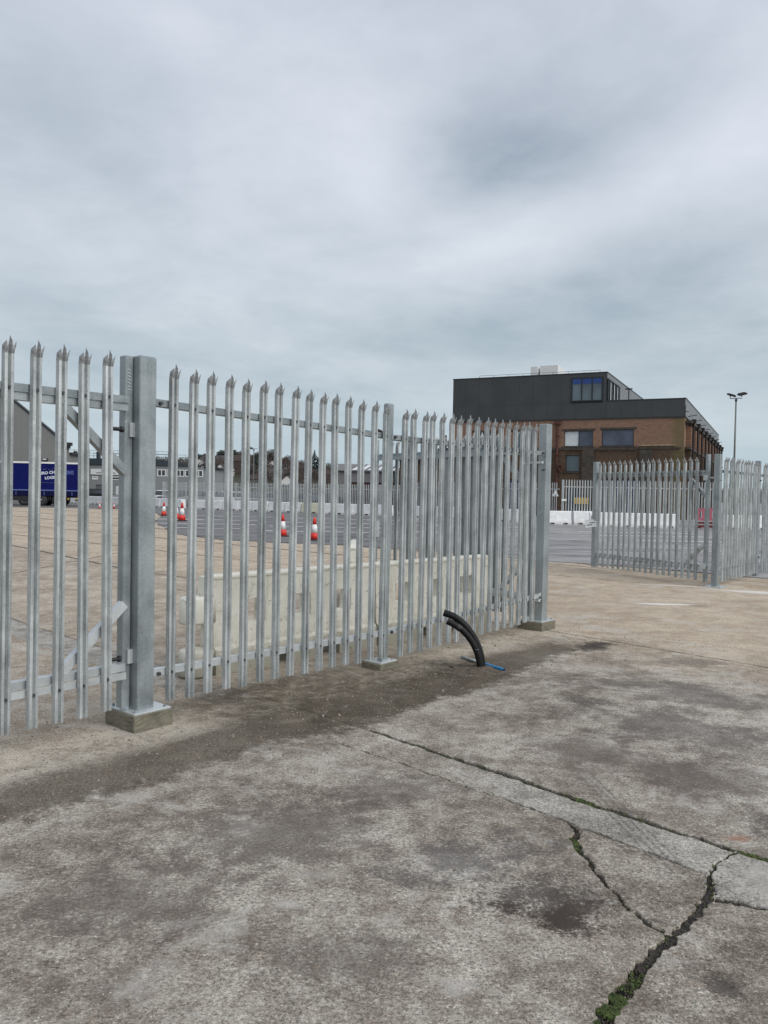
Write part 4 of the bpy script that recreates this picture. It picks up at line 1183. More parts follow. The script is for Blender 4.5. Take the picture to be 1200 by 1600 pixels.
# signs hung on the far fence, and the red barrier
t_ = thing('warning_sign', 'white triangular warning sign hung on the far fence beside the end post', 'sign', (9.95, 46.55, 0))
MB().prism([(-.20, 1.62), (.20, 1.62), (0, 2.0)], -.012, 0).build('plate', 'galv_bright', t_)
MB().prism([(-.05, 1.66), (.05, 1.66), (0, 1.74)], -.016, -.012).build('symbol', 'dark_print', t_)
t_ = thing('notice_sign', 'small white rectangular notice on the far fence left of the brick building door', 'sign', (10.45, 46.5, 0))
MB().box(-.14, .14, -.02, 0, 1.36, 1.47).build('plate', 'white_paint', t_)
t_ = thing('plastic_barrier', 'pinkish red plastic barrier between the white blocks, seen left of the right gate post', 'barrier', (17.1, 43.6, 0.022))
MB().grid([0, .12, .25, .45, .58, .78, .91, 1.05], [.42, .55, .95, 1.10], lambda x, z: .55 < z < .95 and (.12 < x < .25 or .45 < x < .58 or .78 < x < .91), 0, .06).build('panel', 'pink_plastic', t_)
MB().box(0, 1.05, -.01, .09, .05, .18).box(.05, .16, -.2, .28, 0, .05).box(.88, .99, -.2, .28, 0, .05).build('foot', 'dark_red', t_)
MB().box(.02, 1.03, .0, .05, .24, .36).build('lower_board', 'dark_red', t_)

# ------------------------------------------------------------------ main brick building
A0 = Vector((22.35, 60.0, 0))
BR = math.atan2(-0.44, 0.898)
bld = thing('brick_building', 'dark clad upper storeys over an old brick factory building with large windows', 'building', tuple(A0), BR)
FW, DEP = 18.56, 40.6
wins = [(-9.02, -6.72, 5.60, 6.84), (-6.06, -3.63, 5.60, 6.88), (-8.87, -7.77, 3.60, 4.92), (-13.2, -11.6, 5.6, 6.84), (-16.6, -14.6, 5.6, 6.84), (-8.70, -7.72, 0.0, 2.30), (-6.15, -3.16, 0.0, 3.06), (-14.0, -11.8, 0.0, 3.0)]
xs = sorted({-FW, 0.0} | {v for w in wins for v in w[:2]})
zs = sorted({0.0, 7.72} | {v for w in wins for v in w[2:]})
front = MB().grid(xs, zs, lambda x, z: any(a < x < c and e < z < f_ for a, c, e, f_ in wins), 0.0, 0.35).build('brick_front_wall', 'brick_front', bld)
MB().box(-FW + .3, -0.36, 0.36, 4.0, 0.02, 7.6).build('dark_interior', 'shed_dark', bld) if False else None
MB().box(-0.35, 0.0, 0.352, DEP, 0, 7.78).build('brick_side_wall', 'brick_side', bld)
MB().box(-FW, -FW + .35, 0.352, DEP, 0, 7.72).build('brick_side_wall', 'brick_side', bld)
MB().box(-FW + .352, -0.352, DEP - .35, DEP, 0, 7.72).build('brick_back_wall', 'brick_front', bld)
def window(a, c, z0_, z1_, mats, n=1, y=0.12, fr='frame_black', sill=True, fw=.05):
    f = MB()
    f.box(a, c, y - .03, y + .05, z0_, z0_ + fw).box(a, c, y - .03, y + .05, z1_ - fw, z1_)
    for k in range(n + 1):
        xx = a + (c - a) * k / n
        lo, hi = max(a, xx - fw / 2), min(c, xx + fw / 2)
        if k == 0: hi = a + fw
        if k == n: lo = c - fw
        f.box(lo, hi, y - .03, y + .05, z0_ + fw + .001, z1_ - fw - .001)
    w = f.build('window', fr, bld)
    for k in range(n):
        x0, x1 = a + (c - a) * k / n + .02, a + (c - a) * (k + 1) / n - .02
        MB().box(x0, x1, y + .012, y + .022, z0_ + .03, z1_ - .03).build('pane', mats[k % len(mats)], w)
    if sill:
        MB().box(a - .12, c + .12, -.09, 0.10, z0_ - .10, z0_ - .002).build('sill', 'stone_dark', w)
    return w
window(-9.02, -6.72, 5.60, 6.84, ['blind_white', 'glass_blue'], 2, .14)
window(-6.06, -3.63, 5.60, 6.88, ['glass_blue'], 1, .06)
window(-8.87, -7.77, 3.60, 4.92, ['glass_teal'], 1, .16)
window(-13.2, -11.6, 5.6, 6.84, ['glass_teal'], 2, .14)
window(-16.6, -14.6, 5.6, 6.84, ['glass_teal'], 2, .14)
for a, c, z in ((-9.2, -6.55, 6.842), (-6.2, -3.45, 6.882), (-13.4, -11.4, 6.842), (-16.8, -14.4, 6.842)):
    MB().box(a, c, -.03, 0.05, z, z + .16).build('lintel', 'stone_dark', bld)
MB().box(-FW, -3.3, -.16, -0.002, 5.30, 5.48).build('string_course', 'stone_dark', bld)
MB().box(-3.24, -.55, -.12, -0.002, 5.60, 5.68).build('string_course', 'stone_pale', bld)
MB().box(-3.3, -.2, -.10, -0.002, 5.36, 5.46).build('string_course', 'stone_dark', bld)
for a, c in ((-7.52, -6.62), (-3.15, -2.27), (-11.2, -10.3), (-15.6, -14.7)):
    MB().box(a, c, -.22, -0.002, 0, 5.298).build('pilaster', 'stone_dark', bld)
dp = MB(); dp.tube([(-9.52, -.16, 0), (-9.52, -.16, 7.35)], .10, 8); dp.box(-9.78, -9.26, -.32, -.02, 7.35, 7.62)
for z in (1.5, 3.2, 4.9, 6.4): dp.box(-9.66, -9.38, -.27, -.0, z, z + .08)
dp.build('downpipe', 'iron_rust', bld)
# tuft of buddleia growing out of the wall beside the pipe
rnd = random.Random(3); tf = MB()
for _ in range(160):
    p = Vector((-9.2 + rnd.gauss(0, .17), -.30 + rnd.gauss(0, .1), 3.95 + rnd.gauss(0, .18))); s = .07
    d1 = Vector((rnd.uniform(-1, 1), rnd.uniform(-1, 1), rnd.uniform(-1, 1))).normalized() * s; d2 = d1.orthogonal().normalized() * s * .5
    tf.add([p - d1, p + d2, p + d1, p - d2], [(0, 1, 2, 3)])
tag(tf.build('wall_shrub', 'iron_rust', None, loc=tuple(A0), rz=BR), 'dark reddish shrub growing out of the brick wall beside the rusty downpipe', 'shrub')
# doors
MB().box(-8.68, -7.74, .10, .16, 0.02, 2.27).build('door', 'office_dark', bld)
MB().box(-8.70, -7.72, .05, .10, 2.28, 2.30).build('door_lintel', 'stone_pale', bld)
MB().box(-8.05, -6.9, -.30, -.27, 1.05, 1.55).build('yellow_sign', 'sign_yellow', bld)
sh = MB().box(-6.13, -3.18, .12, .18, 0.0, 3.04).build('blue_shutter', 'shutter_blue', bld)
for k in range(14):
    MB().box(-6.13 + k * .218, -6.13 + k * .218 + .05, .09, .12, 0.02, 3.02).build('shutter_rib', 'shutter_blue', sh)
MB().box(-13.98, -11.82, .12, .18, 0.0, 2.98).build('blue_shutter', 'shutter_blue', bld)
# --- cladding: lower band right, tall box left; every panel its own piece
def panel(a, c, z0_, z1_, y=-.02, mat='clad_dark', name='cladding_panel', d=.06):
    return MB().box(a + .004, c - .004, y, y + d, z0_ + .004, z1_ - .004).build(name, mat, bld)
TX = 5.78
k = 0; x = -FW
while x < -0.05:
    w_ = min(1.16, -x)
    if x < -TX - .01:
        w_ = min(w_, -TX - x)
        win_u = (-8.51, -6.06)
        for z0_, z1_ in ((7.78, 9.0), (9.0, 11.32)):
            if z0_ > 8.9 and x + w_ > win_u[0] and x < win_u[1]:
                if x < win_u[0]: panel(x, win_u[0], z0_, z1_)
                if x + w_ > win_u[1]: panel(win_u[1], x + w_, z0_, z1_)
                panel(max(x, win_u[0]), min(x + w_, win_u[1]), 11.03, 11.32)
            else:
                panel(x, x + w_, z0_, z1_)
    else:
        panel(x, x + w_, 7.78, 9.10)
    x += w_
MB().box(-FW, -TX, .05, .35, 7.73, 11.3).build('cladding_backing', 'clad_trim', bld) if False else None
MB().box(-FW + .01, 0, .045, .10, 7.73, 9.08).build('backing_sheet', 'clad_trim', bld)
MB().grid([-FW + .01, -8.51, -6.06, -TX], [9.081, 9.13, 11.02, 11.3], lambda x, z: -8.51 < x < -6.06 and 9.13 < z < 11.02, .045, .10).build('backing_sheet', 'clad_trim', bld)
MB().box(-FW - .05, .05, -.07, .06, 7.70, 7.775).build('drip_flashing', 'clad_trim', bld)
MB().box(-FW - .03, -TX + .03, -.05, .12, 11.322, 11.40).build('roof_trim', 'clad_trim', bld)
MB().box(-TX + .035, .04, -.05, .12, 9.102, 9.17).build('roof_trim', 'clad_trim', bld)
MB().box(-TX + .04, -.1, .13, DEP - 2.7, 9.02, 9.09).build('flat_roof', 'roof_grey', bld)
MB().box(-FW + .1, -TX - .1, .13, 18.4, 11.25, 11.31).build('flat_roof', 'roof_grey', bld)
window(-8.51, -6.06, 9.13, 11.02, ['glass_teal'], 3, -.06, 'frame_black', False, .09)
for k in range(3):
    a = -8.51 + .09 + k * (2.45 - .09) / 3
    MB().box(a, a + .70, -.075, -.052, 10.52, 10.93).build('blue_blind', 'blind_blue', bld)
# sides
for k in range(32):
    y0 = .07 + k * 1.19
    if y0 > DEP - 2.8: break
    MB().box(-.02, .03, y0 + .006, y0 + 1.184, 7.80, 9.12).build('side_panel', 'clad_side_lit', bld)
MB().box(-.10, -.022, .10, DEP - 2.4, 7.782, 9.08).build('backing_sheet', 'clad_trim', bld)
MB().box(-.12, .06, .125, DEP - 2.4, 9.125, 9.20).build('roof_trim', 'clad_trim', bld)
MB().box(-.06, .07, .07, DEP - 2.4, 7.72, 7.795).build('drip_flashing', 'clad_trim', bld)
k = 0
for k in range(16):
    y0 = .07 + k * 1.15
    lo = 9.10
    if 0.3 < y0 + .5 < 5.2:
        MB().box(-TX - .02, -TX + .03, y0 + .006, y0 + 1.144, 10.90, 11.32).build('side_panel', 'clad_side_lit', bld)
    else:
        MB().box(-TX - .02, -TX + .03, y0 + .006, y0 + 1.144, lo, 11.32).build('side_panel', 'clad_side_lit', bld)
MB().box(-TX - .10, -TX - .022, .13, 18.4, 9.10, 11.3).build('backing_sheet', 'clad_trim', bld)
MB().box(-TX - .12, -TX + .06, .125, 18.5, 11.325, 11.40).build('roof_trim', 'clad_trim', bld)
MB().box(-FW, -FW + .05, .05, 18.4, 7.73, 11.3).build('side_sheet', 'clad_dark', bld)
MB().box(-FW, -TX, 18.4, 18.5, 9.0, 11.3).build('rear_sheet', 'clad_dark', bld)
f = MB()
for z in (9.10, 10.80): f.box(-TX + .032, -TX + .14, .12, 4.68, z, z + .09)
for k in range(7): f.box(-TX + .032, -TX + .14, .12 + k * .75, .19 + k * .75, 9.191, 10.799)
sw = f.build('window', 'frame_black', bld)
for k in range(6): MB().box(-TX + .035, -TX + .06, .20 + k * .75, .86 + k * .75, 9.20, 10.79).build('pane', 'blind_white' if k % 2 else 'glass_teal', sw)
m = MB(); m.tube([(-TX + 1.0, 4.2, 9.09), (-TX + 1.0, 4.2, 10.55)], .05, 6); m.box(-TX + .72, -TX + 1.28, 4.1, 4.3, 10.5, 10.58); m.build('roof_lamp_post', 'iron_black', bld)
# roof plant and guard rail
MB().box(-12.45, -11.85, 2.0, 3.6, 11.31, 12.42).build('roof_unit', 'white_paint', bld)
MB().box(-11.70, -10.2, 2.2, 4.6, 11.31, 12.48).build('roof_unit', 'white_paint', bld)
rl = MB()
for z in (11.62, 11.80): rl.tube([(-16.8, 1.6, z), (-6.6, 1.6, z)], .016, 5)
for k in range(9): rl.tube([(-16.8 + k * 1.27, 1.6, 11.3), (-16.8 + k * 1.27, 1.6, 11.80)], .016, 5)
rl.build('guard_rail', 'roof_grey', bld)
# side elevation: pilasters, arched windows, black pipes
for k in range(10):
    y0 = 1.6 + k * 3.9
    MB().box(.002, .40, y0 - .35, y0 + .35, 0, 7.1).build('pilaster', 'brick_side', bld)
    m = MB(); m.tube([(.50, y0 + .15, 0), (.50, y0 + .15, 7.5)], .09, 6); m.box(.35, .68, y0 - .1, y0 + .4, 7.4, 7.68); m.build('downpipe', 'iron_black', bld)
    yc = y0 + 1.95
    if k == 9: continue
    arch = [(-.85, 3.0), (.85, 3.0), (.85, 6.0), (.6, 6.55), (.25, 6.82), (-.25, 6.82), (-.6, 6.55), (-.85, 6.0)]
    inn = [(x * .86, 3.12 + (z - 3.0) * .955) for x, z in arch]
    Mr = Matrix.Translation((0, yc, 0)) @ Matrix.Rotation(R(90), 4, 'Z')
    w = MB().prism(arch, -.05, -.004, Mr).build('window', 'iron_black', bld)
    MB().prism(inn, -.062, -.05, Mr).build('pane', 'glass_dark', w)
    MB().prism([(x, z - 3.6 + .0) for x, z in [(-.85, 4.2), (.85, 4.2), (.85, 6.1), (-.85, 6.1)]], -.05, -.004, Mr).build('window', 'iron_black', bld)
for z in (5.35, 7.35):
    MB().box(.002, .46, .4, DEP - .3, z, z + .16).build('string_course', 'stone_dark', bld)
for k in range(8):
    y0 = 2 + k * 4.5
    m = MB(); m.tube([(.05, y0, 7.95), (.62, y0, 8.05), (.62, y0 + .5, 8.05)], .03, 5); m.build('bracket_lamp', 'iron_black', bld)
MB().box(-.03, .05, .06, .14, 7.8, 8.6).box(.05, .28, .06, .10, 8.12, 8.17).build('corner_bracket', 'iron_black', bld)
# brick annexe left of the main building
an = thing('brick_annexe', 'low dark brick annexe with a sloping dark roof beside the big building', 'building', tuple(A0), BR)
MB().grid([-23.6, -22.8, -21.6, -18.62], [0, 2.6, 4.5], lambda x, z: z < 2.6 and -22.8 < x < -21.6, .3, .6).build('wall', 'brick_front', an)
MB().box(-22.8, -21.6, .4, .45, 0, 2.6).build('door', 'shed_dark', an)
MB().box(-23.6, -18.62, .602, 6.0, 0, 4.49).build('rear_block', 'brick_front', an)
m = MB(); m.prism([(-23.9, 4.5), (-18.62, 4.5), (-18.62, 5.6), (-20.4, 5.5)], .0, 6.3); m.build('roof', 'tile_slate', an)
m = MB(); m.tube([(-19.5, .8, 5.3), (-19.5, .8, 6.7)], .13, 8); m.build('flue', 'iron_black', an)

# ------------------------------------------------------------------ low grey shed with rooflights
shd = thing('grey_shed', 'low grey shed with striped white rooflights behind the far fence', 'shed', (-4.3, 73, 0))
MB().grid([0, 1.2, 6.9, 8.2], [0, 2.55, 3.62], lambda x, z: z < 2.55 and 1.2 < x < 6.9, 0, .2).build('wall', 'shed_grey', shd)
MB().box(1.22, 6.88, .25, .3, 0, 2.55).build('opening_shade', 'shed_dark', shd)  # dark panel standing in for the shade in the open front
MB().box(1.22, 6.88, .15, .24, 2.3, 2.54).build('red_lintel', 'iron_rust', shd)
MB().prism([(0, 0), (8.2, 0), (8.2, 3.6), (0, 3.6)], .21, 9.0).build('body', 'shed_grey', shd) if False else None
for xx in (0, 8.0):
    MB().box(xx, xx + .2, .202, 8.8, 0, 3.6).build('side_wall', 'shed_grey', shd)
m = MB(); m.add([(-.2, -.25, 3.64), (8.4, -.25, 3.64), (8.4, 4.4, 4.36), (-.2, 4.4, 4.36), (-.2, -.25, 3.56), (8.4, -.25, 3.56), (8.4, 4.4, 4.28), (-.2, 4.4, 4.28)], [(0, 1, 2, 3), (7, 6, 5, 4), (0, 4, 5, 1), (1, 5, 6, 2), (2, 6, 7, 3), (3, 7, 4, 0)])
roof = m.build('roof', 'shed_grey', shd)
m = MB(); m.add([(-.2, 4.41, 4.36), (8.4, 4.41, 4.36), (8.4, 9.1, 3.6), (-.2, 9.1, 3.6), (-.2, 4.41, 4.28), (8.4, 4.41, 4.28), (8.4, 9.1, 3.52), (-.2, 9.1, 3.52)], [(0, 1, 2, 3), (7, 6, 5, 4), (0, 4, 5, 1), (1, 5, 6, 2), (2, 6, 7, 3), (3, 7, 4, 0)])
m.build('roof', 'shed_grey', shd)
for k in range(8):
    a = 1.3 + k * .72
    z_ = lambda y: 3.64 + (y + .25) * (.72 / 4.65) + .02
    m = MB(); vs = [(a + (y * .18), y, z_(y)) for y in (.0, 4.0)] + [(a + .42 + (y * .18), y, z_(y)) for y in (4.0, .0)]
    m.add(vs + [(x, y, z - .03) for x, y, z in vs], [(0, 1, 2, 3), (7, 6, 5, 4)] + [(i, 4 + i, 4 + (i + 1) % 4, (i + 1) % 4) for i in range(4)])
    m.build('rooflight', 'rooflight', roof)

# ------------------------------------------------------------------ warehouse, office and trailer at the left
wh = thing('warehouse', 'tall grey clad warehouse gable behind the blue trailer', 'warehouse', (-31.7, 80, 0), R(0))
sl = 0.80
m = MB(); m.prism([(-21, 0), (0, 0), (0, 5.75), (-10.5, 5.75 + 10.5 * sl), (-21, 5.75)], 0, .4); m.build('gable_wall', 'warehouse_clad', wh)
MB().box(-21, 0, .402, 4.0, 0, 5.0).build('side_walls', 'warehouse_clad', wh)
for (xa, za, xb, zb) in ((0.12, 5.66, -10.5, 5.76 + 10.5 * sl), (-10.5, 5.76 + 10.5 * sl, -21.1, 5.66)):
    m = MB(); m.bar((xa, .2, za + .06), (xb, .2, zb + .06), .55, .16, (0, 0, 1)); m.build('verge_capping', 'clad_trim', wh)
for k in range(20):
    x = -.6 - k * 1.0
    top = 5.75 + min(-x, 21 + x) * sl - .1
    MB().box(x - .02, x + .02, -.012, -.001, 0, top).build('cladding_seam', 'warehouse_clad', wh)
MB().box(-.35, -.05, -.06, -.002, 0, 5.5).build('corner_flashing', 'office_clad', wh)
m = MB(); m.box(.01, .30, .41, 4, 4.9, 5.1); m.box(-.05, .45, -.3, .1, 5.72, 6.05); m.box(-.1, .25, -.2, .1, 5.45, 5.72); m.build('gutter', 'clad_trim', wh)
lt = MB().box(-2.45, -1.95, -.22, -.002, 4.22, 4.45).build('wall_lamp', 'frame_black', wh)
MB().box(-2.38, -2.02, -.235, -.221, 4.28, 4.40).build('lamp_lens', 'cone_white', lt)

of = thing('office_block', 'low grey industrial office with a dark roof band, white signs and white window row', 'building', (-36.5, 88, 0))
OX = 36.5
wrow = [(-25.0 + k * 1.02, -25.0 + k * 1.02 + .94) for k in range(5)]
w1 = [(-32.15, -31.5, 2.50, 2.88), (-31.03, -29.15, 2.50, 2.86)]
dr = [(-31.75, -30.7, 0.02, 1.95), (-29.6, -28.9, .02, 1.95)]
holes = [(a, c, 3.0, 3.75) for a, c in wrow] + w1 + dr
xs = sorted({-36.5, -20.2} | {v for h_ in holes for v in h_[:2]}); zs = sorted({0.0, 4.15} | {v for h_ in holes for v in h_[2:]})
MB().grid([x + OX for x in xs], zs, lambda x, z: any(a < x - OX < c and e < z < g_ for a, c, e, g_ in holes), 0, .3).build('wall', 'office_clad', of)
MB().box(.31, 16.0, .5, 14, 0, 4.1).build('body', 'office_clad', of)
MB().prism([(0, 4.16), (16.35, 4.16), (16.35, 4.24), (11.6, 4.82), (0, 4.82)], -.15, 14).build('roof', 'office_dark', of)
def owin(a, c, z0_, z1_, n, gm='glass_dark'):
    f = MB(); fw = .09
    f.box(a, c, -.02, .1, z0_, z0_ + fw).box(a, c, -.02, .1, z1_ - fw, z1_)
    for k in range(n + 1):
        xx = a + (c - a) * k / n
        f.box(max(a, xx - fw / 2) if k < n else c - fw, min(c, xx + fw / 2) if k else a + fw, -.02, .1, z0_ + fw + .001, z1_ - fw - .001)
    w = f.build('window', 'white_paint', of)
    for k in range(n):
        MB().box(a + (c - a) * k / n + .02, a + (c - a) * (k + 1) / n - .02, .04, .06, z0_ + .03, z1_ - .03).build('pane', gm, w)
for a, c in wrow: owin(a + OX, c + OX, 3.0, 3.75, 2)
owin(w1[0][0] + OX, w1[0][1] + OX, 2.50, 2.88, 1, 'blind_white')
owin(w1[1][0] + OX, w1[1][1] + OX, 2.50, 2.86, 2)
for a, c, e, g_ in dr:
    MB().box(a + OX + .03, c + OX - .03, .08, .12, e, g_ - .05).build('door', 'blind_white' if c - a < .9 else 'roof_grey', of)
sg = MB().box(4.20, 7.25, -.08, -.002, 3.05, 3.66).build('name_board', 'white_paint', of)
m = MB()
for a, c, z in ((5.35, 6.45, 3.42), (4.85, 6.9, 3.20)):
    x = a
    rr_ = random.Random(int(z * 100))
    while x < c:
        w_ = rr_.uniform(.07, .16); m.box(x, x + w_, -.086, -.081, z, z + .10); x += w_ + .03
m.build('board_lettering', 'dark_print', sg)
rl = MB()
for z in (5.15, 5.45, 5.75):
    rl.tube([(1.2, 1.0, z), (12.4, 1.0, z)], .02, 5); rl.tube([(1.2, 9.0, z), (12.4, 9.0, z)], .02, 5)
for k in range(10):
    rl.tube([(1.2 + k * 1.244, 1.0, 4.8), (1.2 + k * 1.244, 1.0, 5.75)], .022, 5); rl.tube([(1.2 + k * 1.244, 9.0, 4.8), (1.2 + k * 1.244, 9.0, 5.75)], .022, 5)
tag(rl.build('roof_railing', 'roof_grey', of), kind='stuff')
for x in (2.0, 4.55):
    MB().cbox(x, x + .36, .6, .96, 4.8, 5.6, .03).build('flue', 'office_dark', of)
    MB().cbox(x + .04, x + .32, .64, .92, 5.601, 5.85, .03).build('flue_cap', 'blind_white', of)

def text_mesh(txt, size, sx=1.0, shear=0.0, bold=0.012):
    cu = bpy.data.curves.new('lettering', 'FONT')
    cu.body = txt; cu.size = size; cu.extrude = 0.002; cu.offset = bold; cu.shear = shear
    cu.resolution_u = 3
    o = bpy.data.objects.new('tmp_text', cu)
    COL.objects.link(o)
    dg = bpy.context.evaluated_depsgraph_get()
    me = bpy.data.meshes.new_from_object(o.evaluated_get(dg))
    bpy.data.objects.remove(o)
    me.name = 'lettering'
    return me
TRZ = R(9)
tl = thing('curtain_trailer', 'blue curtain-sided lorry trailer with white lettering parked before the grey warehouse', 'trailer', (-25.4, 66.6, 0.0), TRZ)
# local x: rear at 0, front at -13.6 ; near side y=0, far side y=2.5
MB().box(-13.6, 0, .03, 2.47, 1.36, 3.52).build('curtain', 'curtain_blue', tl)
MB().box(-13.6, 0.01, .0, 2.5, 3.521, 3.66).build('roof_rail', 'white_paint', tl)
MB().box(-13.6, .0, -.01, 2.5, 1.27, 1.359).build('side_rail', 'rail_blue', tl)
sk = MB().box(-13.6, -.02, .05, .12, .86, 1.269).box(-13.6, -.02, 2.4, 2.46, .86, 1.269).build('side_skirt', 'skirt_blue', tl)
for k in range(12):
    MB().box(-.6 - k * 1.1, -.56 - k * 1.1, .035, .049, .90, 1.25).build('strap', 'rail_blue', sk)
MB().box(-13.2, -.3, .55, 1.95, .72, 1.2).box(-.35, -.05, .2, 2.3, .45, .62).build('chassis', 'chassis', tl)
MB().box(-7.2, -3.9, .10, .14, .45, .82).build('side_guard', 'chassis', tl)
def wheel(x, y):
    Mw = Matrix.Translation((x, y, .50)) @ Matrix.Rotation(R(90), 4, 'X')
    w = MB(); w.lathe([(.30, -.16), (.46, -.17), (.50, -.12), (.50, .12), (.46, .17), (.30, .16)], 22, Mw); wo = w.build('wheel', 'black_rubber', tl, True)
    r_ = MB(); r_.lathe([(.12, .10), (.28, .10), (.29, .165), (.25, .17), (.23, .12), (.12, .13), (.10, .19)], 18, Mw); r_.build('rim', 'rim_grey', wo, True)
for x in (-1.72 - .0, -3.03, -4.34):
    wheel(x, .30); wheel(x, 2.2)
    m = MB(); m.prism([(-.62, .50), (-.62, .75), (-.40, 1.10), (.40, 1.10), (.62, .75), (.62, .50), (.56, .50), (.56, .73), (.36, 1.04), (-.36, 1.04), (-.56, .73), (-.56, .50)], .12, .50, Matrix.Translation((x, 0, 0))); m.build('mudguard', 'chassis', tl)
for x in (-.28, -.95):
    MB().box(x, x + .10, .14, .18, .55, .72).build('tail_marker', 'sign_yellow', tl)
for txt, size, x, z in (('EURO CHANNEL', .315, -3.30, 2.58), ('LOGISTICS', .315, -2.72, 2.22)):
    o = place(text_mesh(txt, size), 'lettering', tl, (x, .028, z)); o.data.materials.append(MATS['print_white'])
    o.rotation_euler = (R(90), 0, 0); o.rotation_euler = (Matrix.Rotation(R(-6), 4, 'Y') @ Matrix.Rotation(R(90), 4, 'X')).to_euler()
lg = MB()
for (x, z, s) in ((-2.30, 2.98, .17), (-1.93, 3.08, .20), (-2.75, 3.02, .15)):
    lg.bar((x - s, .027, z + s * .5), (x, .027, z), .004, .04, (0, 1, 0)); lg.bar((x, .027, z), (x + s, .027, z + s * .55), .004, .04, (0, 1, 0))
pts = [(-3.1 + k * .14, .027, 1.98 - .10 * math.sin(k / 14 * math.pi) + .008 * k) for k in range(15)]
for a, c in zip(pts[:-1], pts[1:]): lg.bar(a, c, .004, .045, (0, 1, 0))
pts = [(-3.62 + .36 * math.cos(.9 + k * .32), .027, 2.55 + .36 * math.sin(.9 + k * .32)) for k in range(15)]
for a, c in zip(pts[:-1], pts[1:]): lg.bar(a, c, .004, .05, (0, 1, 0))
lg.build('logo_strokes', 'print_white', tl)
fl = MB().box(-1.05, -.45, .022, .029, 2.66, 2.98).build('flag', 'flag_blue', tl)
fm = MB(); fm.bar((-1.05, .0275, 2.66), (-.45, .0275, 2.98), .004, .05, (0, 1, 0)); fm.bar((-1.05, .0275, 2.98), (-.45, .0275, 2.66), .004, .05, (0, 1, 0)); fm.box(-1.05, -.45, .0245, .0285, 2.77, 2.87); fm.box(-.80, -.70, .0245, .0285, 2.66, 2.98); fm.build('flag_white', 'print_white', fl)
fm = MB(); fm.box(-1.05, -.45, .0225, .0242, 2.79, 2.85); fm.box(-.78, -.72, .0225, .0242, 2.66, 2.98); fm.build('flag_red', 'flag_red', fl)

# ------------------------------------------------------------------ floodlight masts
def mast(x, y, h, label, two=True, lean=0.0):
    t_ = thing('floodlight_mast', label, 'floodlight mast', (x, y, 0))
    m = MB(); m.tube([(0, 0, 0), (0, 0, h * .45), (0, 0, h)], [.11, .09, .065], 10); m.build('pole', 'mast_steel', t_, True)
    m = MB(); m.tube([(-.55, 0, h - .05), (.55, 0, h + .02)], .035, 6); m.tube([(0, 0, h - .3), (0, 0, h - .1)], .11, 8); m.build('cross_arm', 'iron_black', t_)
    for sx, dz_, rot in ((-1, .25, 14), (1, .38, -14)) if two else ((-1, .1, 20),):
        Mh = Matrix.Translation((sx * .50, -.12, h + dz_)) @ Matrix.Rotation(R(rot), 4, 'Y') @ Matrix.Rotation(R(16), 4, 'X')
        m = MB(); m.box(-.36, .36, -.26, .26, -.07, .07, 0, Mh); m.box(-.28, .28, -.20, .20, .07, .12, 0, Mh); m.box(-.03, .03, .1, .16, -.3, -.06, 0, Mh)
        hd = m.build('lamp_head', 'iron_black', t_)
        m = MB(); m.box(-.31, .31, -.22, .22, -.078, -.071, 0, Mh); m.build('lamp_glass', 'glass_teal', hd)
    return t_
mast(32.7, 75, 11.1, 'tall steel mast with twin floodlights rising behind the right gate post')
mast(-21.3, 130, 8.4, 'thin lamp mast in front of the wooded hill, above the parked cars', False)
mast(-.15, 80, 7.7, 'lamp mast whose dark head shows beside the mid post top', False)

# ------------------------------------------------------------------ parked cars behind the far fence
def car(name_, mat, loc, rz, label, van=False):
    t_ = thing('parked_car', label, 'car', loc, rz, 'cars parked behind the far fence')
    hw = .86
    H = 1.47 if not van else 1.95
    body = [(-2.1, .30), (-2.15, .62), (-2.0, .86), (-1.0, .96), (1.7, .98), (2.05, .86), (2.1, .45), (2.0, .28)]
    secs = [(-hw, .90), (-hw * .98, 1.0), (hw * .98, 1.0), (hw, .90)]
    m = MB()
    n = len(body)
    vs = []
    for y, s in ((-hw, .0), (-hw + .06, .03), (hw - .06, .03), (hw, .0)):
        vs += [(x * (.985 if s == 0 else 1.0), y, z if s == 0 else z + s * (1 if z > .5 else -.3)) for x, z in body]
    fs = [tuple(range(n)), tuple(reversed(range(3 * n, 4 * n)))]
    for r_ in range(3):
        fs += [(r_ * n + k, (r_ + 1) * n + k, (r_ + 1) * n + (k + 1) % n, r_ * n + (k + 1) % n) for k in range(n)]
    m.add(vs, fs)
    m.build('body', mat, t_)
    base = [(-1.15, .96), (-.45, H - .05), (1.15, H - .08), (1.85, .98)]
    c_ = MB()
    vs = [(x, sy * (hw - .04 if z < 1.1 else hw - .22), z) for sy in (-1, 1) for x, z in base]
    c_.add(vs, [(0, 1, 2, 3), (7, 6, 5, 4), (0, 4, 5, 1), (1, 5, 6, 2), (2, 6, 7, 3), (3, 7, 4, 0)])
    c_.build('glasshouse', 'glass_dark', t_)
    r_ = MB(); r_.cbox(-.50, 1.20, -(hw - .20), hw - .20, H - .07, H, .03); r_.build('roof', mat, t_)
    for sx in (-1.35, 1.30):
        for sy in (-1, 1):
            Mw = Matrix.Translation((sx, sy * (hw - .08), .32)) @ Matrix.Rotation(R(90), 4, 'X')
            w = MB(); w.lathe([(.20, -.10), (.31, -.10), (.32, 0), (.31, .10), (.20, .10)], 14, Mw); wo = w.build('wheel', 'black_rubber', t_, True)
            w = MB(); w.lathe([(.05, -.105), (.20, -.105), (.20, .105), (.05, .105)], 12, Mw); w.build('rim', 'rim_grey', wo)
    for sy in (-1, 1):
        MB().box(-2.16, -2.02, sy * .66 - .16, sy * .66 + .16, .64, .78).build('headlight', 'car_light', t_)
    MB().box(-2.17, -2.12, -.26, .26, .42, .52).build('number_plate', 'white_paint', t_)
    return t_
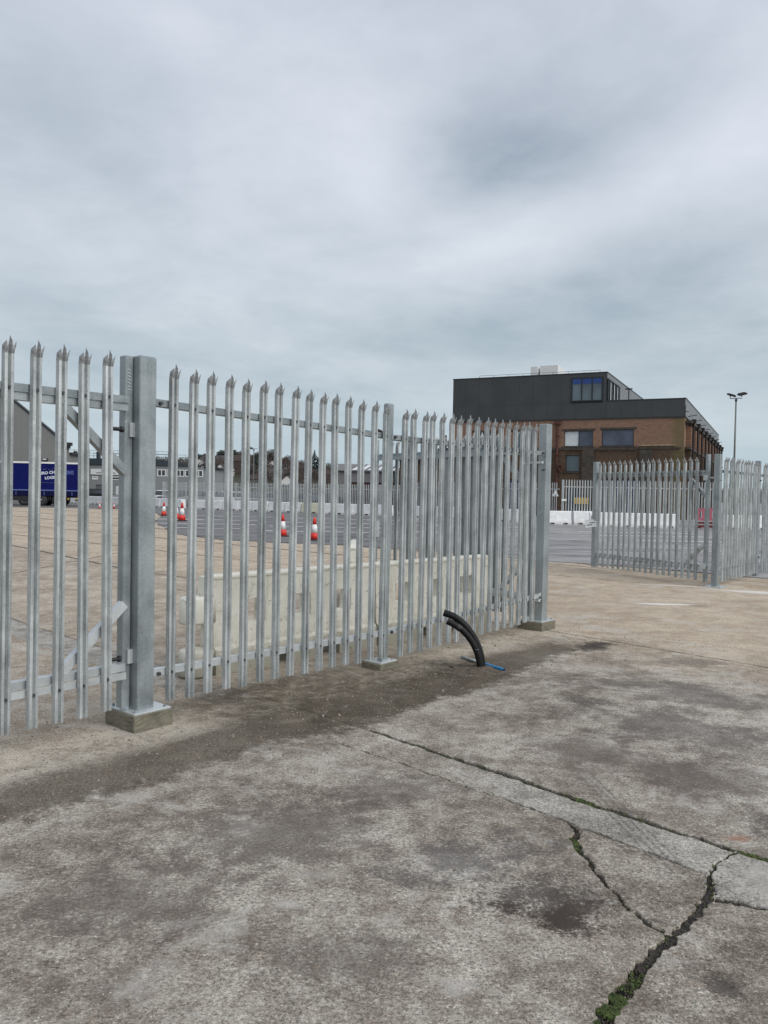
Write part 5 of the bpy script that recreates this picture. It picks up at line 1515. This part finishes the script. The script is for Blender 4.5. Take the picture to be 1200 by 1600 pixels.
cc = [('car_silver', -24.7, 79.0, 'silver car nose-on behind the far fence, right of the thick gate post'), ('car_white', -21.6, 76.4, 'white car behind the far fence, second right of the thick gate post'),
      ('car_grey', -18.9, 74.0, 'dark grey car behind the far fence, below the end of the office'), ('car_silver', -16.3, 71.8, 'silver car behind the far fence, below the white gabled house'),
      ('car_white', -13.5, 69.8, 'white car behind the far fence, left of the lamp mast'), ('car_silver', -10.7, 68.4, 'silver car behind the far fence, below the lamp mast'),
      ('car_grey', -7.9, 67.0, 'grey car behind the far fence, right of the lamp mast'), ('car_black', -5.2, 66.2, 'black car behind the far fence, last before the grey shed')]
for mt, x, y, lb in cc:
    car('c', mt, (x, y, 0.022), R(52) + random.uniform(-.04, .04), lb)
car('c', 'car_black', (-30.5, 84.6, 0.022), R(4), 'dark car parked by the office doors, its roof above the white blocks')

# ------------------------------------------------------------------ hill, houses and trees
def hz_(x, y):
    a = max(0.0, min(1.0, (y - 360) / 300)); a = a * a * (3 - 2 * a)
    ridge = 9 + 11 * math.exp(-((x + 118) / 80) ** 2) + 2.0 * math.sin(x * .021) + 1.2 * math.sin(x * .06 + 1)
    return 3.5 * a ** .5 + ridge * a - 0.5
nx, ny = 60, 16
vs = [(-420 + i * 12, 355 + k * 30, hz_(-420 + i * 12, 355 + k * 30)) for k in range(ny) for i in range(nx)]
hill = MB().add(vs, [(k * nx + i, k * nx + i + 1, (k + 1) * nx + i + 1, (k + 1) * nx + i) for k in range(ny - 1) for i in range(nx - 1)]).build('hill', 'hill_grass', None, True)
tag(hill, 'low wooded hillside far behind the car park', kind='structure')
def house(px_, Y, w, d, h, wall, tile, label, rz=0.0, rise=None, gable=True):
    X = (px_ - 600) / 1250 * Y
    z = hz_(X, Y)
    t_ = thing('house', label, 'house', (X, Y, z), rz)
    rise = rise or w * .42
    MB().box(-w / 2, w / 2, 0, d, -2, h).build('wall', wall, t_)
    if gable:      # gable towards the yard
        MB().prism([(-w / 2, h), (w / 2, h), (0, h + rise)], -.02, d).build('gable', wall, t_)
        for s in (-1, 1):
            m = MB(); m.bar((s * (w / 2 + .3), d / 2, h - .1), (0, d / 2, h + rise + .15), d + .8, .22, (0, 0, 1)); rf = m.build('roof', tile, t_)
    else:
        m = MB(); m.add([(-w / 2 - .3, -.4, h - .1), (w / 2 + .3, -.4, h - .1), (w / 2 + .3, d + .4, h - .1), (-w / 2 - .3, d + .4, h - .1), (-w / 2 - .3, d / 2, h + rise), (w / 2 + .3, d / 2, h + rise)], [(0, 1, 5, 4), (2, 3, 4, 5), (1, 2, 5), (3, 0, 4), (3, 2, 1, 0)])
        rf = m.build('roof', tile, t_)
    MB().box(w * .18, w * .18 + .9, d * .45, d * .45 + .9, h + rise * .3, h + rise + 1.1).build('chimney', 'house_brick', rf)
    k = 0
    for zz in (.9, 3.6):
        if zz + 1.2 > h: continue
        for xx in (-w * .28, w * .28):
            f = MB().box(xx - .75, xx + .75, -.08, -.021, zz, zz + 1.3).build('window', 'render_white', t_)
            MB().box(xx - .62, xx + .62, -.10, -.081, zz + .12, zz + 1.18).build('pane', 'glass_dark', f)
    return t_
house(311, 520, 9, 9, 5.4, 'render_white', 'tile_slate', 'white rendered house at the left foot of the hill')
house(317.5, 500, 7, 9, 4.6, 'house_brick', 'tile_brown', 'brown gabled house at the hill foot, between two white houses')
house(323, 480, 7, 8, 4.4, 'render_white', 'tile_slate', 'small white gabled house at the hill foot')
house(318, 570, 9, 8, 6.0, 'house_grey', 'tile_slate', 'grey gabled house higher on the hill, left end', 0, 4)
house(343, 500, 7, 9, 4.4, 'render_white', 'tile_brown', 'white gable under a brown roof at the hill foot')
house(352, 500, 8, 8, 5.0, 'render_white', 'tile_brown', 'white house with a broad brown roof beside the white gable', 0, 3, False)
house(348, 580, 13, 9, 5.2, 'house_grey', 'tile_slate', 'wide grey house higher on the hill', 0, 3.2, False)
house(373, 520, 13, 10, 8.5, 'house_brick', 'tile_brown', 'tall dark brick house with small white windows on the hill', 0, 4, False)
house(420, 500, 8, 8, 4.8, 'house_brick', 'tile_brown', 'brick house with pale windows right of the lamp mast', 0, 3, False)
house(425, 560, 8, 8, 5.0, 'render_white', 'tile_brown', 'pale gabled house above the brick houses')
house(430, 490, 8, 8, 4.8, 'house_brick', 'tile_slate', 'brick house with slate roof right of the lamp mast', 0, 3, False)
house(448, 440, 7, 8, 4.2, 'render_white', 'tile_slate', 'bright white small house low at the hill foot')
house(467, 560, 16, 9, 5.0, 'house_brick', 'tile_brown', 'long brick terrace under the trees on the hill', 0, 3, False)
house(510, 520, 12, 9, 5.0, 'house_brick', 'tile_brown', 'brown house on the right slope of the hill', 0, 3, False)
house(340, 440, 10, 8, 4.0, 'house_brick', 'tile_slate', 'low dark house in front of the white gable', 0, 2.5, False)
house(395, 450, 14, 8, 3.6, 'house_grey', 'tile_brown', 'low grey house at the hill foot by the lamp mast', 0, 2.5, False)

def twigs(mb, c, rx, rz_, n, rnd, s):
    for _ in range(n):
        while True:
            p = Vector((rnd.uniform(-1, 1), rnd.uniform(-1, 1), rnd.uniform(-1, 1)))
            if .2 < p.length < 1: break
        p = Vector((c[0] + p.x * rx, c[1] + p.y * rx, c[2] + p.z * rz_))
        d = Vector((rnd.uniform(-1, 1), rnd.uniform(-1, 1), rnd.uniform(.0, 1.6))).normalized() * s * rnd.uniform(.6, 1.6)
        w = d.orthogonal().normalized() * s * .16
        mb.add([p - w, p + w, p + d], [(0, 1, 2)])
def leaves(mb, c, rx, rz_, n, rnd, s, conic=False):
    for _ in range(n):
        while True:
            p = Vector((rnd.uniform(-1, 1), rnd.uniform(-1, 1), rnd.uniform(-1, 1)))
            if p.length < 1: break
        f_ = (1 - (p.z + 1) / 2) if conic else 1
        p = Vector((c[0] + p.x * rx * f_, c[1] + p.y * rx * f_, c[2] + p.z * rz_))
        d1 = Vector((rnd.uniform(-1, 1), rnd.uniform(-1, 1), rnd.uniform(-1, 1))).normalized() * s
        d2 = d1.orthogonal().normalized() * s * .7
        mb.add([p - d1, p + d2, p + d1, p - d2], [(0, 1, 2, 3)])
rnd = random.Random(21)
def bare_tree(px_, Y, h, label, mat='twig'):
    X = (px_ - 600) / 1250 * Y; z = hz_(X, Y)
    t_ = thing('bare_tree', label, 'tree', (X, Y, z), 0, 'leafless trees on the hill')
    m = MB(); m.tube([(0, 0, -1), (0, 0, h * .3), (rnd.uniform(-.5, .5), 0, h * .75)], [.4, .3, .1], 6)
    for _ in range(7):
        a = rnd.uniform(0, 6.28); zz = rnd.uniform(.25, .5) * h
        m.tube([(0, 0, zz), (math.cos(a) * h * .18, math.sin(a) * h * .18, zz + h * .22), (math.cos(a) * h * .28, math.sin(a) * h * .28, zz + h * .42)], [.16, .10, .04], 5)
    m.build('trunk', 'bark', t_)
    c = MB(); twigs(c, (0, 0, h * .62), h * .36, h * .38, 900, rnd, h * .075); c.build('crown', mat, t_)
def ever(px_, Y, h, w, label, mat='evergreen', conic=False):
    X = (px_ - 600) / 1250 * Y; z = hz_(X, Y)
    t_ = thing('evergreen_tree', label, 'tree', (X, Y, z), 0, 'evergreen trees on the hill')
    m = MB(); m.tube([(0, 0, -1), (0, 0, h * .6)], [.35, .15], 6); m.build('trunk', 'bark', t_)
    c = MB()
    if conic: leaves(c, (0, 0, h * .55), w, h * .5, 500, rnd, .55, True)
    else:
        for _ in range(5):
            leaves(c, (rnd.uniform(-.4, .4) * w, rnd.uniform(-.3, .3) * w, h * rnd.uniform(.45, .75)), w * .55, h * .27, 160, rnd, .55)
    c.build('crown', mat, t_)
BTL = 'leafless grey-brown tree on the wooded hilltop'
for px_, Y, h in ((346, 640, 9), (372, 650, 11), (379, 640, 12), (384, 655, 10), (402, 650, 11), (410, 645, 9.5), (418, 650, 11), (423, 640, 14), (428, 640, 13.5), (437, 650, 9), (445, 645, 9.5), (449, 640, 11.5), (456, 650, 8.5), (462, 640, 9), (470, 650, 10), (477, 645, 9), (506, 640, 9.5), (512, 635, 11), (519, 645, 9), (526, 640, 9), (533, 650, 9.5), (541, 640, 9), (550, 645, 10), (560, 640, 9), (572, 640, 9.5), (390, 600, 9), (440, 600, 9), (458, 590, 9), (500, 590, 9)):
    bare_tree(px_, Y, h, BTL, 'twig_red' if 430 < px_ < 480 else 'twig')
EVL = 'dark green evergreen tree among the houses on the hill'
for px_, Y, h, w in ((312, 600, 10, 5), (326, 560, 9, 4.5), (336, 600, 8.5, 5), (343, 610, 12, 5), (346, 590, 11, 4), (352, 610, 10, 5), (362, 610, 12, 6), (399, 580, 12, 6), (404, 560, 10, 6), (408, 540, 8, 5), (434, 560, 7, 4), (366, 540, 7, 5), (333, 500, 6, 5), (386, 560, 8, 5), (415, 530, 6, 4), (455, 520, 6, 5), (480, 540, 7, 5), (392, 520, 6, 5)):
    ever(px_, Y, h, w, EVL)
ever(490, 560, 19, 9.0, 'tall dark conifer standing out on the right part of the hill', 'evergreen_dark', True)
ever(496, 555, 14, 8.0, 'shorter dark conifer beside the tallest one on the hill', 'evergreen_dark', True)
wd = MB()
for _ in range(750):
    X = rnd.uniform(-300, 20); Y = rnd.uniform(470, 690)
    z = hz_(X, Y)
    twigs(wd, (X, Y, z + 3.4), 5.5, 4.0, 60, rnd, 1.6)
tag(wd.build('woodland', 'twig', None), 'mass of leafless brown woodland covering the hill', 'woodland', kind='stuff')
hd = MB(); rnd2 = random.Random(4)
for k in range(52):
    leaves(hd, (-28 + k * .5, 112 + rnd2.uniform(-.4, .4), 1.5), .8, 1.25, 60, rnd2, .16)
tag(hd.build('hedge', 'hedge_dark', None), 'dark hedge running along the back of the car park below the houses', 'hedge')
lw = thing('garden_wall', 'low pale wall on the far side of the car park, left of the grey shed', 'wall', (-16, 108, 0))
MB().box(0, 11.5, 0, .3, 0, 2.15).build('masonry', 'house_grey', lw)
MB().box(-.05, 11.55, -.05, .35, 2.151, 2.25).build('coping', 'house_brick', lw)
for k in range(5):
    MB().box(k * 2.8, k * 2.8 + .4, -.08, -.001, 0, 2.5).build('pier', 'house_grey', lw)
